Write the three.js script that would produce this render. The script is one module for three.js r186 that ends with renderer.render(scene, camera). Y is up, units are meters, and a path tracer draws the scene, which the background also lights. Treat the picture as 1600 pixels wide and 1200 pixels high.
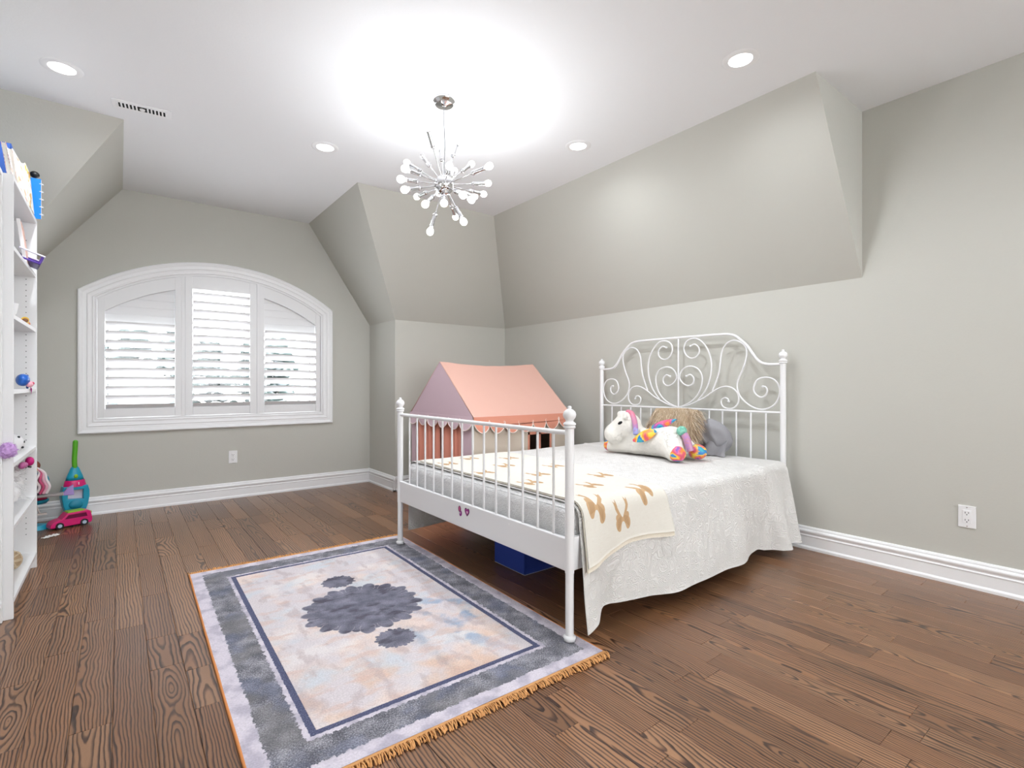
import * as THREE from 'three';
import { RoundedBoxGeometry } from 'three/addons/geometries/RoundedBoxGeometry.js';
import { ConvexGeometry } from 'three/addons/geometries/ConvexGeometry.js';
import { mergeGeometries, mergeVertices } from 'three/addons/utils/BufferGeometryUtils.js';
import { MarchingCubes } from 'three/addons/objects/MarchingCubes.js';
import { ImprovedNoise } from 'three/addons/math/ImprovedNoise.js';

// ---------------------------------------------------------------- camera, sky, exposure
const scene = new THREE.Scene();
const camera = new THREE.PerspectiveCamera(73.95, 4 / 3, 0.05, 200);
const YAW = Math.atan2(613, 797);
camera.position.set(0, 1.068, 0);
camera.lookAt(Math.sin(YAW) * 10, 1.068, -Math.cos(YAW) * 10);
scene.background = new THREE.Color().setRGB(4.2, 4.3, 4.38);      // bright overcast sky
const renderer = new THREE.WebGLRenderer();
renderer.toneMapping = THREE.LinearToneMapping;
renderer.toneMappingExposure = 1.65;
renderer.shadowMap.enabled = true;
const BULB_CD = 0.07, POT_CD = 2.9;                                // candela of each chandelier bulb, of each ceiling spot

// ---------------------------------------------------------------- helpers
let seed = 12345;
const rnd = () => { seed = (seed * 1664525 + 1013904223) >>> 0; return seed / 4294967296; };
const rr = (a, b) => a + (b - a) * rnd();
const PN = new ImprovedNoise();
const noise = (x, y = 0, z = 0) => PN.noise(x, y, z);
const fbm = (x, y, z = 0, n = 4) => { let s = 0, a = 0.5; for (let i = 0; i < n; i++) { s += a * noise(x, y, z + i * 7.3); x *= 2.03; y *= 2.03; z *= 2.03; a *= 0.5; } return s; };
const clamp = (x, a = 0, b = 1) => Math.min(b, Math.max(a, x));
const smooth = (a, b, x) => { const t = clamp((x - a) / (b - a)); return t * t * (3 - 2 * t); };
const lerp = (a, b, t) => a + (b - a) * t;
const V = (x, y, z) => new THREE.Vector3(x, y, z);
const used = {};
function numbered(n) { if (used[n] === undefined) { used[n] = 0; return n; } used[n]++; return n + '_' + String(used[n]).padStart(3, '0'); }
function obj(name, geo, mat, parent) {
  if (Array.isArray(geo)) geo = merge(geo);
  const m = new THREE.Mesh(geo, mat); m.name = parent ? name : numbered(name);
  m.castShadow = true; m.receiveShadow = true; (parent || scene).add(m); return m;
}
function merge(list) {
  return mergeGeometries(list.map((g) => { const h = g.index ? g.toNonIndexed() : g.clone(); if (!h.attributes.uv) h.setAttribute('uv', new THREE.BufferAttribute(new Float32Array(h.attributes.position.count * 2), 2)); for (const k of Object.keys(h.attributes)) if (!['position', 'normal', 'uv'].includes(k)) h.deleteAttribute(k); return h; }));
}
function thing(name, label, category, pos = [0, 0, 0], turn = 0, group) {
  const o = new THREE.Group(); o.name = numbered(name); scene.add(o); o.position.set(...pos); o.rotation.y = turn;
  o.userData = { label, category }; if (group) o.userData.group = group; return o;
}
function tag(o, label, category, group) { o.userData = { label, category }; if (group) o.userData.group = group; return o; }
function struct(name, geo, mat) { const o = geo ? obj(name, geo, mat) : new THREE.Group(); if (!geo) { o.name = numbered(name); scene.add(o); } o.userData.kind = 'structure'; return o; }
function boxUV(g) {                                                  // uv in metres from the face's main direction
  if (g.index) g = g.toNonIndexed();
  const p = g.attributes.position, n = g.attributes.normal, uv = new Float32Array(p.count * 2);
  for (let i = 0; i < p.count; i++) {
    const ax = Math.abs(n.getX(i)), ay = Math.abs(n.getY(i)), az = Math.abs(n.getZ(i));
    if (ay >= ax && ay >= az) { uv[2 * i] = p.getX(i); uv[2 * i + 1] = p.getZ(i); } else if (ax >= az) { uv[2 * i] = p.getZ(i); uv[2 * i + 1] = p.getY(i); } else { uv[2 * i] = p.getX(i); uv[2 * i + 1] = p.getY(i); }
  }
  g.setAttribute('uv', new THREE.BufferAttribute(uv, 2)); return g;
}
const box = (x0, x1, y0, y1, z0, z1) => new THREE.BoxGeometry(x1 - x0, y1 - y0, z1 - z0).translate((x0 + x1) / 2, (y0 + y1) / 2, (z0 + z1) / 2);
const rbox = (x0, x1, y0, y1, z0, z1, r = 0.003, s = 2) => new RoundedBoxGeometry(x1 - x0, y1 - y0, z1 - z0, s, r).translate((x0 + x1) / 2, (y0 + y1) / 2, (z0 + z1) / 2);
function rod(a, b, r0, r1 = r0, seg = 12) {                          // tapered cylinder between two points
  const d = b.clone().sub(a), g = new THREE.CylinderGeometry(r1, r0, d.length(), seg);
  g.applyQuaternion(new THREE.Quaternion().setFromUnitVectors(V(0, 1, 0), d.clone().normalize()));
  return g.translate((a.x + b.x) / 2, (a.y + b.y) / 2, (a.z + b.z) / 2);
}
const tube = (pts, r, seg = 48, rad = 8) => new THREE.TubeGeometry(new THREE.CatmullRomCurve3(pts), seg, r, rad, false);
const lathe = (pts, seg = 24) => new THREE.LatheGeometry(pts.map(([r, y]) => new THREE.Vector2(r, y)), seg);
const ball = (x, y, z, r, sx = 1, sy = 1, sz = 1, w = 20, h = 14) => new THREE.SphereGeometry(r, w, h).scale(sx, sy, sz).translate(x, y, z);
function sheet(fn, nu, nv, th = 0) {                                 // fn(u, v) -> Vector3; with th a closed slab of that thickness below the surface
  const pos = [], uv = [], idx = [], W = nu + 1;
  for (let j = 0; j <= nv; j++) for (let i = 0; i <= nu; i++) { const p = fn(i / nu, j / nv); pos.push(p.x, p.y, p.z); uv.push(p.u ?? i / nu, p.v ?? j / nv); }
  for (let j = 0; j < nv; j++) for (let i = 0; i < nu; i++) { const a = j * W + i; idx.push(a, a + 1, a + W, a + 1, a + W + 1, a + W); }
  const g = new THREE.BufferGeometry();
  g.setAttribute('position', new THREE.Float32BufferAttribute(pos, 3)); g.setAttribute('uv', new THREE.Float32BufferAttribute(uv, 2)); g.setIndex(idx); g.computeVertexNormals();
  if (!th) return g;
  const n = g.attributes.normal, N = W * (nv + 1), P = pos.slice(), U = uv.slice(), I = idx.slice();
  for (let k = 0; k < N; k++) { P.push(pos[3 * k] - n.getX(k) * th, pos[3 * k + 1] - n.getY(k) * th, pos[3 * k + 2] - n.getZ(k) * th); U.push(uv[2 * k], uv[2 * k + 1]); }
  for (let k = 0; k < idx.length; k += 3) I.push(idx[k] + N, idx[k + 2] + N, idx[k + 1] + N);
  const edge = (a, b) => I.push(a, a + N, b, b, a + N, b + N);
  for (let i = 0; i < nu; i++) { edge(i + 1, i); edge(nv * W + i, nv * W + i + 1); }
  for (let j = 0; j < nv; j++) { edge(j * W, (j + 1) * W); edge((j + 1) * W + nu, j * W + nu); }
  const h = new THREE.BufferGeometry();
  h.setAttribute('position', new THREE.Float32BufferAttribute(P, 3)); h.setAttribute('uv', new THREE.Float32BufferAttribute(U, 2)); h.setIndex(I); h.computeVertexNormals();
  return h;
}
function extrude(pts, depth, bevel = 0, holes = [], curve = 12) {    // outline in x,y pushed along z
  const s = pts instanceof THREE.Shape ? pts : new THREE.Shape(pts.map(([x, y]) => new THREE.Vector2(x, y)));
  for (const h of holes) s.holes.push(h);
  return new THREE.ExtrudeGeometry(s, { depth, bevelEnabled: bevel > 0, bevelSize: bevel, bevelThickness: bevel, bevelSegments: 2, curveSegments: curve });
}
function sdfGeo(f, c, half, res) {                                   // mesh of f(x, y, z) = 0 inside a cube
  const mc = new MarchingCubes(res, new THREE.MeshBasicMaterial(), false, false, 90000); mc.isolation = 0;
  const h = res / 2;
  for (let k = 0; k < res; k++) for (let j = 0; j < res; j++) for (let i = 0; i < res; i++)
    mc.field[i + j * res + k * res * res] = -f(c[0] + (i - h) / h * half, c[1] + (j - h) / h * half, c[2] + (k - h) / h * half);
  mc.update();
  const n = mc.count, P = new Float32Array(n * 3);
  for (let i = 0; i < n; i++) for (let a = 0; a < 3; a++) P[3 * i + a] = c[a] + mc.positionArray[3 * i + a] * half;
  let g = new THREE.BufferGeometry(); g.setAttribute('position', new THREE.BufferAttribute(P, 3));
  g = mergeVertices(g, 1e-5); g.computeVertexNormals();
  g.setAttribute('uv', new THREE.BufferAttribute(new Float32Array(g.attributes.position.count * 2), 2));
  return g;
}
const smin = (a, b, k) => { const h = clamp(0.5 + 0.5 * (b - a) / k); return lerp(b, a, h) - k * h * (1 - h); };
function capsule(x, y, z, a, b) {                                    // a, b = [x, y, z, r]
  const bx = b[0] - a[0], by = b[1] - a[1], bz = b[2] - a[2], px = x - a[0], py = y - a[1], pz = z - a[2];
  const t = clamp((px * bx + py * by + pz * bz) / (bx * bx + by * by + bz * bz + 1e-9));
  return Math.hypot(px - bx * t, py - by * t, pz - bz * t) - lerp(a[3], b[3], t);
}
function paint(g, fn) {                                              // vertex colours, fn(x, y, z) -> css or Color
  const p = g.attributes.position, c = new Float32Array(p.count * 3), k = new THREE.Color();
  for (let i = 0; i < p.count; i++) { const v = fn(p.getX(i), p.getY(i), p.getZ(i), i); k.set(v); c[3 * i] = k.r; c[3 * i + 1] = k.g; c[3 * i + 2] = k.b; }
  g.setAttribute('color', new THREE.BufferAttribute(c, 3)); return g;
}
function dataTex(w, h, fn, srgb = true, rep = true) {                 // fn(x, y) -> [r, g, b] 0..255
  const d = new Uint8Array(w * h * 4);
  for (let y = 0; y < h; y++) for (let x = 0; x < w; x++) { const c = fn(x, y), k = 4 * (y * w + x); d[k] = clamp(c[0], 0, 255); d[k + 1] = clamp(c[1], 0, 255); d[k + 2] = clamp(c[2], 0, 255); d[k + 3] = 255; }
  const t = new THREE.DataTexture(d, w, h); t.magFilter = THREE.LinearFilter; t.minFilter = THREE.LinearMipmapLinearFilter; t.generateMipmaps = true;
  if (rep) t.wrapS = t.wrapT = THREE.RepeatWrapping; if (srgb) t.colorSpace = THREE.SRGBColorSpace; t.needsUpdate = true; return t;
}
const grey = (v) => [v, v, v];
function tiled(t, r) { const c = t.clone(); c.repeat.set(r, r); c.needsUpdate = true; return c; }
// tileable grain for bumps
const LAT = []; for (let i = 0; i < 65536; i++) LAT.push(rnd());
const vn = (x, y, per) => { const xi = Math.floor(x), yi = Math.floor(y), fx = x - xi, fy = y - yi, u = fx * fx * (3 - 2 * fx), v = fy * fy * (3 - 2 * fy), L = (a, b) => LAT[(((b % per) + per) % per) * 256 + (((a % per) + per) % per)]; return lerp(lerp(L(xi, yi), L(xi + 1, yi), u), lerp(L(xi, yi + 1), L(xi + 1, yi + 1), u), v); };
const peelTex = dataTex(256, 256, (x, y) => grey(128 + 70 * (vn(x / 8, y / 8, 32) - 0.5) + 50 * (vn(x / 3.99, y / 3.99, 64) - 0.5)), false);
const weaveTex = dataTex(256, 256, (x, y) => grey(128 + 50 * Math.sin(x * Math.PI / 4) * Math.sin(y * Math.PI / 4) + 60 * (vn(x / 2, y / 2, 128) - 0.5)), false);
const fuzzTex = dataTex(256, 256, (x, y) => grey(110 + 110 * (vn(x / 4, y / 4, 64) - 0.5) + 90 * (vn(x / 16, y / 16, 16) - 0.5)), false);
const quiltTex = dataTex(512, 512, (x, y) => {                        // embossed swirling matelasse
  const a = vn(x / 64, y / 64, 8) * 5 + vn(x / 32, y / 32, 16) * 2.2; const f = Math.abs((a * 2.2) % 1 - 0.5) * 2;
  return grey(90 + 110 * smooth(0.15, 0.75, f) + 45 * (vn(x / 4, y / 4, 128) - 0.5));
}, false);
const S = (p) => new THREE.MeshStandardMaterial(p), PH = (p) => new THREE.MeshPhysicalMaterial(p);
const M = {
  wall: S({ color: 0xc4c3bb, roughness: 0.75, bumpMap: tiled(peelTex, 4), bumpScale: 0.0005 }),
  ceiling: S({ color: 0xeff0f2, roughness: 0.9, bumpMap: tiled(peelTex, 4), bumpScale: 0.0004 }),
  trim: S({ color: 0xf1f1f2, roughness: 0.35 }),
  shutter: S({ color: 0xe9e9ea, roughness: 0.38 }),
  white: S({ color: 0xefeff0, roughness: 0.42 }),
  lacquer: S({ color: 0xf0f0f0, roughness: 0.4 }),
  metalWhite: PH({ color: 0xeeeeef, roughness: 0.38, clearcoat: 0.25, clearcoatRoughness: 0.3 }),
  chrome: S({ color: 0xd6d6d8, roughness: 0.07, metalness: 1 }),
  dark: S({ color: 0x2a2c2e, roughness: 0.7 }),
  slot: S({ color: 0x1a1a1c, roughness: 0.9 }),
  glass: PH({ color: 0xffffff, roughness: 0, transmission: 1, thickness: 0, ior: 1.45 }),
};
const flat = (c, r = 0.5) => S({ color: c, roughness: r });

// ---------------------------------------------------------------- room shell
const XL = -0.76, XR = 3.54, ZW = -5.39, ZB = -4.737, ZN = 3.6, CH = 2.706, KN = 1.708, TH = 0.16;
const DR0 = 2.175, DR1 = 1.53, DL0 = -0.73, DL1 = 0.02, SLX = 2.89, SLZ = -4.05, SLZL = -3.97, END = -1.148;
struct('ceiling', boxUV(box(XL - TH, XR + TH, CH, CH + 0.12, ZW - TH, ZN + TH)), M.ceiling);
struct('wall_right', boxUV(box(XR, XR + TH, -0.1, CH, ZB - 0.1, ZN + TH)), M.wall);
struct('wall_left', boxUV(box(XL - TH, XL, -0.1, CH, ZW - TH, ZN + TH)), M.wall);
{
  // rear wall behind the camera with its wide window
  const s = new THREE.Shape([[XL, -0.1], [XR, -0.1], [XR, CH], [XL, CH]].map(([x, y]) => new THREE.Vector2(x, y))), x0 = -0.35, x1 = 3.15, y0 = 0.4, y1 = 2.5;
  const g = extrude(s, TH, 0, [new THREE.Path([[x0, y0], [x0, y1], [x1, y1], [x1, y0]].map(([x, y]) => new THREE.Vector2(x, y)))]); g.translate(0, 0, ZN);
  struct('wall_rear', boxUV(g), M.wall);
  const w = struct('window_2'); obj('window_frame', [box(x0, x1, y0, y0 + 0.05, ZN + 0.03, ZN + 0.1), box(x0, x1, y1 - 0.05, y1, ZN + 0.03, ZN + 0.1), ...[x0, 0.8, 1.95, x1 - 0.05].map((x) => box(x, x + 0.05, y0 + 0.05, y1 - 0.05, ZN + 0.03, ZN + 0.1))], M.trim, w);
  obj('pane', box(x0 + 0.02, x1 - 0.02, y0 + 0.02, y1 - 0.02, ZN + 0.06, ZN + 0.064), M.glass, w);
  obj('window_casing', [box(x0 - 0.09, x0, y0 - 0.09, y1 + 0.09, ZN - 0.02, ZN), box(x1, x1 + 0.09, y0 - 0.09, y1 + 0.09, ZN - 0.02, ZN), box(x0, x1, y1, y1 + 0.09, ZN - 0.02, ZN), box(x0, x1, y0 - 0.09, y0, ZN - 0.02, ZN)], M.trim, w);
}
{
  // sloped roof face above the bed
  const g = extrude([[XR, KN], [XR, CH], [SLX, CH]], END - (ZB - 0.1)); g.translate(0, 0, ZB - 0.1);
  struct('wall_slope_right', boxUV(g), M.wall);
  // block right of the window dormer: straight below the knee line, sloped on two sides above it
  const lower = box(DR0, XR, -0.1, KN, ZW - TH, ZB);
  const upper = new ConvexGeometry([V(DR0, KN, ZW - TH), V(XR, KN, ZW - TH), V(DR0, KN, ZB), V(XR, KN, ZB), V(DR1, CH, ZW - TH), V(XR, CH, ZW - TH), V(DR1, CH, SLZ), V(XR, CH, SLZ)]);
  struct('wall_back', [boxUV(lower), boxUV(upper)], M.wall);
  const lowL = box(XL, DL0, -0.1, KN, ZW - TH, ZB);
  const upL = new ConvexGeometry([V(DL0, KN, ZW - TH), V(XL, KN, ZW - TH), V(DL0, KN, ZB), V(XL, KN, ZB), V(DL1, CH, ZW - TH), V(XL, CH, ZW - TH), V(DL1, CH, SLZL), V(XL, CH, SLZL)]);
  struct('wall_back_left', [boxUV(lowL), boxUV(upL)], M.wall);
}
// window outline: straight sides under a shallow arch
const WX0 = -0.27, WX1 = 1.766, WY0 = 0.662, WC = (WX0 + WX1) / 2, WR = 1.674, WCY = 0.501;
function outline(w, n = 40, bottom = true) {                          // outline inset by w, counter-clockwise from bottom left
  const x0 = WX0 + w, x1 = WX1 - w, y0 = WY0 + w, R = WR - w, ye = WCY + Math.sqrt(R * R - (x1 - WC) ** 2), a = Math.asin((x1 - WC) / R), pts = [[x0, y0], [x1, y0], [x1, ye]];
  for (let i = 1; i < n; i++) { const t = a - 2 * a * i / n; pts.push([WC + R * Math.sin(t), WCY + R * Math.cos(t)]); }
  pts.push([x0, ye]); return pts;
}
{
  const s = new THREE.Shape([[XL, -0.1], [DR0 + 0.01, -0.1], [DR0 + 0.01, CH], [XL, CH]].map(([x, y]) => new THREE.Vector2(x, y)));
  const hole = new THREE.Path(outline(0.06).map(([x, y]) => new THREE.Vector2(x, y)).reverse());
  const g = extrude(s, TH, 0, [hole]); g.translate(0, 0, ZW - TH);
  struct('wall_window', boxUV(g), M.wall);
}

// ---------------------------------------------------------------- floor of separate boards
const STRIPS = 16, TW = 2048, PWID = 0.106, SLEN = 1.7;
const boards = []; for (let i = 0; i < STRIPS; i++) boards.push({ w0: rr(-0.03, 0.136), h0: rr(-0.02, 0.035), tp: rr(-0.03, 0.03), amp: rr(0.03, 0.075), sp: rr(0.0075, 0.0125), sd: rr(0, 90), tone: rr(0.95, 1.07), plain: rnd() < 0.3 });
boards.forEach((b, i) => { if (i % 4 === 3) { b.w0 = rr(0.14, 0.2); b.amp = 0.008; } });
const woodTex = dataTex(TW, STRIPS * 128, (x, y) => {
  const b = boards[y >> 7], w = (y & 127) / 127 * PWID, L = x / TW * SLEN;
  const h = b.h0 + b.tp * (L - 0.8) + b.amp * noise(L * 1.9, b.sd) + 0.012 * noise(L * 6, b.sd + 5);
  const dw = w - b.w0 + 0.012 * noise(L * 2.2, b.sd + 9);
  const r = Math.sqrt(dw * dw + h * h) + 0.005 * noise(L * 7, w * 38, b.sd) + 0.0012 * noise(L * 26, w * 110, b.sd + 3);
  const ph = r / b.sp, f = ph - Math.floor(ph), k = 0.75 + 0.5 * LAT[(Math.floor(ph) * 37 + (y >> 7) * 991) & 65535];
  let line = smooth(0.38, 0.86, f) * (1 - smooth(0.88, 1.0, f)); line *= k;
  const pore = 0.5 + 0.5 * noise(L * 16, w * 900, b.sd), cloud = noise(L * 3, w * 20, b.sd + 30);
  const t = clamp(line * (0.78 + 0.35 * pore) + 0.12 * (pore - 0.5) + 0.1 * cloud);
  const q = b.tone * (1 + 0.1 * cloud + 0.07 * (LAT[(x * 7 + y * 131) & 65535] - 0.5));
  return [lerp(150, 56, t) * q, lerp(111, 33, t) * q, lerp(80, 21, t) * q];
}, true, false);
const floor = struct('floor');
{
  const sub = obj('subfloor', box(XL - TH, XR + TH, -0.12, -0.014, ZW - TH, ZN + TH), flat(0x3a2a20, 0.9), floor);
  sub.userData.kind = 'structure';
  const tones = [0xffffff, 0xf6f1ee, 0xe9e3de, 0xfffaf2, 0xddd5cf].map((c) => PH({ map: woodTex, color: c, roughness: 0.33, bumpMap: woodTex, bumpScale: 0.0004, clearcoat: 0.15, clearcoatRoughness: 0.3 }));
  const plank = (x0, x1, z0, z1) => {
    const s = Math.floor(rnd() * STRIPS), L = z1 - z0, off = rnd() * (SLEN - L), fl = rnd() < 0.5, fw = rnd() < 0.5, c = 0.0012, d = 0.0012;
    const U = (z) => (off + (fl ? z1 - z : z - z0)) / SLEN, W = (x) => { let t = (x - x0) / (x1 - x0); if (fw) t = 1 - t; return (s * 128 + 3 + t * 122) / (STRIPS * 128); };
    const P = [], UVs = [], I = [], g0 = 0.0004;
    const ring = (i, y) => { for (const [x, z] of [[x0 + i, z1 - i], [x1 - i, z1 - i], [x1 - i, z0 + i], [x0 + i, z0 + i]]) { P.push(x, y, z); UVs.push(U(z), W(x)); } };
    ring(c + g0, 0); ring(c + g0, 0); ring(g0, -d); ring(g0, -d); ring(g0, -0.014);
    I.push(0, 1, 2, 0, 2, 3);
    for (const a of [4, 12]) for (let i = 0; i < 4; i++) { const j = (i + 1) % 4; I.push(a + i, a + 4 + i, a + j, a + j, a + 4 + i, a + 4 + j); }
    const g = new THREE.BufferGeometry(); g.setAttribute('position', new THREE.Float32BufferAttribute(P, 3)); g.setAttribute('uv', new THREE.Float32BufferAttribute(UVs, 2)); g.setIndex(I); g.computeVertexNormals(); return g;
  };
  camera.updateMatrixWorld(); camera.updateProjectionMatrix();
  const seen = [], rest = [];
  for (let r = 0, x = XL; x < XR - 0.005; r++, x += PWID) {
    const x1 = Math.min(x + PWID, XR); let z = ZW - rr(0, 0.7);
    while (z < ZN) {
      let L = rnd() < 0.35 ? rr(0.28, 0.6) : rr(0.6, 1.35), z0 = Math.max(z, ZW), z1 = Math.min(z + L, ZN); z += L;
      if (z1 - z0 < 0.05 || (x > DR0 && z1 < ZB)) continue;
      let vis = 0;
      for (let k = 0; k <= 4; k++) { const p = V((x + x1) / 2, 0, lerp(z0, z1, k / 4)); const q = p.clone().project(camera), v = p.clone().applyMatrix4(camera.matrixWorldInverse); if (v.z < -0.3 && Math.abs(q.x) < 1.02 && Math.abs(q.y) < 1.02) vis += 1 / (v.z * v.z); }
      (vis > 0 ? seen : rest).push([vis * (z1 - z0), plank(x, x1, z0, z1), Math.floor(rnd() * tones.length)]);
    }
  }
  seen.sort((a, b) => b[0] - a[0]);
  seen.slice(0, 300).forEach(([, g, t]) => obj('plank', g, tones[t], floor));
  const other = seen.slice(300).concat(rest);
  if (other.length) { const o = obj('plank_field', other.map((a) => a[1]), tones[0], floor); o.userData.kind = 'stuff'; }
}

// ---------------------------------------------------------------- skirting boards
const BP = [[0, 0], [0.024, 0], [0.024, 0.014], [0.02, 0.02], [0.016, 0.024], [0.016, 0.082], [0.0185, 0.086], [0.0185, 0.09], [0.015, 0.094], [0.015, 0.1], [0.019, 0.106], [0.022, 0.113], [0.022, 0.119], [0.017, 0.126], [0.012, 0.128], [0.012, 0.136], [0.0075, 0.144], [0, 0.146]];
function skirting(name, a, b, n) {                                    // a, b = [x, z], n = outward normal [x, z]
  const L = Math.hypot(b[0] - a[0], b[1] - a[1]), d = V((b[0] - a[0]) / L, 0, (b[1] - a[1]) / L), g = extrude(BP, L);
  g.applyMatrix4(new THREE.Matrix4().makeBasis(V(n[0], 0, n[1]), V(0, 1, 0), d)); g.translate(a[0], 0, a[1]);
  if (V(n[0], 0, n[1]).cross(V(0, 1, 0)).dot(d) < 0) { const i = g.attributes.position, nn = g.attributes.normal; for (const t of [i, nn]) for (let k = 0; k < t.count; k += 3) for (let c = 0; c < 3; c++) { const q = t.array[3 * k + c]; t.array[3 * k + c] = t.array[3 * (k + 2) + c]; t.array[3 * (k + 2) + c] = q; } }
  return struct(name, g, M.trim);
}
skirting('baseboard_right', [XR, ZB], [XR, ZN], [-1, 0]);
skirting('baseboard_back', [DR0 - 0.024, ZB], [XR, ZB], [0, 1]);
skirting('baseboard_jog', [DR0, ZW], [DR0, ZB + 0.024], [-1, 0]);
skirting('baseboard_window', [DL0, ZW], [DR0, ZW], [0, 1]);
skirting('baseboard_left', [XL, ZB], [XL, ZN], [1, 0]);

// ---------------------------------------------------------------- window: casing, frame, glass
const win = struct('window_1');
{
  const prof = [[0, 0], [0, 0.02], [0.004, 0.027], [0.012, 0.03], [0.02, 0.026], [0.028, 0.024], [0.034, 0.02], [0.056, 0.019], [0.062, 0.023], [0.068, 0.019], [0.078, 0.016], [0.09, 0.014], [0.098, 0.018], [0.104, 0.016], [0.108, 0.008], [0.108, -0.1]];
  const rings = prof.map(([w, d]) => outline(w, 48).map(([x, y]) => [x, y, ZW + d])), n = rings[0].length, P = [], I = [];
  for (let k = 0; k < prof.length - 1; k++) for (let i = 0; i < n; i++) {
    const j = (i + 1) % n, a = rings[k][i], b = rings[k][j], c = rings[k + 1][i], d = rings[k + 1][j], o = P.length / 3;
    P.push(...a, ...b, ...c, ...d); I.push(o, o + 1, o + 2, o + 1, o + 3, o + 2);
  }
  const g = new THREE.BufferGeometry(); g.setAttribute('position', new THREE.Float32BufferAttribute(P, 3)); g.setIndex(I); g.computeVertexNormals();
  obj('window_casing', g, M.trim, win);
  // sash behind the shutters and its pane
  const mk = (w0, w1, z, d) => { const s = new THREE.Shape(outline(w0).map(([x, y]) => new THREE.Vector2(x, y))); return extrude(s, d, 0, [new THREE.Path(outline(w1).map(([x, y]) => new THREE.Vector2(x, y)).reverse())]).translate(0, 0, z); };
  obj('sash_frame', [mk(0.06, 0.15, ZW - 0.13, 0.05), box(0.425, 0.475, 0.79, 2.0, ZW - 0.13, ZW - 0.08), box(1.03, 1.08, 0.79, 2.0, ZW - 0.13, ZW - 0.08)], M.trim, win);
  obj('pane', extrude(new THREE.Shape(outline(0.14).map(([x, y]) => new THREE.Vector2(x, y))), 0.004).translate(0, 0, ZW - 0.108), M.glass, win);
  obj('shutter_frame', [mk(0.1, 0.122, ZW - 0.06, 0.07), box(0.437, 0.462, 0.785, 2.036, ZW - 0.05, ZW + 0.006), box(1.045, 1.07, 0.785, 2.03, ZW - 0.05, ZW + 0.012)], M.shutter, win);
}
// ---------------------------------------------------------------- plantation shutters
function arcY(x, w) { const R = WR - w; return WCY + Math.sqrt(Math.max(0, R * R - (x - WC) ** 2)); }
function shutter(x0, x1, lx0, lx1, topOpen, rodX, label) {
  const t = thing('plantation_shutter', label, 'shutter', [0, 0, 0], 0, 'window shutters');
  const zf = ZW + 0.006, zb = ZW - 0.026, yb = 0.788, w = 0.124;
  const slab = (xa, xb) => { const p = [[xa, yb], [xb, yb]]; for (let i = 0; i <= 8; i++) { const x = lerp(xb, xa, i / 8); p.push([x, arcY(x, w)]); } return extrude(p, zf - zb - 0.003, 0.0015).translate(0, 0, zb + 0.0015); };
  obj('stile', slab(x0, lx0 - 0.002), M.shutter, t); obj('stile', slab(lx1 + 0.002, x1), M.shutter, t);
  obj('bottom_rail', rbox(lx0, lx1, yb, 0.862, zb + 0.002, zf - 0.002, 0.002), M.shutter, t);
  const closed = topOpen < 1.8, inset = closed ? 0.105 : 0.06, p = [];
  for (let i = 0; i <= 16; i++) { const x = lerp(lx0, lx1, i / 16); p.push([x, closed ? arcY(x, w + inset) : 1.925]); }
  for (let i = 0; i <= 16; i++) { const x = lerp(lx1, lx0, i / 16); p.push([x, arcY(x, w)]); }
  obj('top_rail', extrude(p, zf - zb - 0.005, 0.001).translate(0, 0, zb + 0.002), M.shutter, t);
  const slatShape = (L, h = 0.0445, th = 0.0055) => { const s = new THREE.Shape(); s.absellipse(0, 0, h, th, 0, Math.PI * 2); return new THREE.ExtrudeGeometry(s, { depth: L, bevelEnabled: false, curveSegments: 9 }).rotateY(Math.PI / 2); };   // slat along x, its width along z
  const SP = 0.0765, g = slatShape(lx1 - lx0 - 0.004); let n = 0, y = 0.872;
  for (; y + SP * n < topOpen; n++) {
    const m = obj('louver', g, M.shutter, t); m.position.set(lx0 + 0.002, y + SP * n, ZW - 0.01); m.rotation.x = -0.68;   // room edge up, outer edge down
  }
  if (closed) for (let k = 0; k < 6; k++) {                           // shut louvers under the arched rail
    const yy = y + SP * n - 0.012 + k * 0.068; let a = lx0, b = lx1; const lim = yy + 0.03;
    const inside = (x) => arcY(x, w + inset - 0.06) > lim - 0.06; while (a < b && !inside(a)) a += 0.01; while (b > a && !inside(b)) b -= 0.01; if (b - a < 0.06) break;
    const q = [[a, yy - 0.036]]; q.push([b, yy - 0.036]); for (let i = 0; i <= 10; i++) { const x = lerp(b, a, i / 10); q.push([x, Math.max(yy - 0.034, Math.min(yy + 0.038, arcY(x, w + inset - 0.06)))]); }
    const m = obj('louver', extrude(q, 0.006, 0.002).translate(0, -yy, -0.003), M.shutter, t); m.position.set(0, yy, ZW - 0.036); m.rotation.x = -0.06;
  }
  obj('tilt_rod', box(rodX - 0.003, rodX + 0.003, 0.85, topOpen - 0.03, ZW - 0.062, ZW - 0.054), M.dark, t);
  return t;
}
shutter(-0.144, 0.435, -0.096, 0.388, 1.6, -0.078, 'left white plantation shutter panel with solid arched top, beside the bookcase');
shutter(0.464, 1.043, 0.52, 0.985, 1.9, 0.945, 'middle white plantation shutter panel, louvres open to the top');
shutter(1.072, 1.64, 1.113, 1.597, 1.6, 1.555, 'right white plantation shutter panel with solid arched top, nearest the bed');

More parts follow.
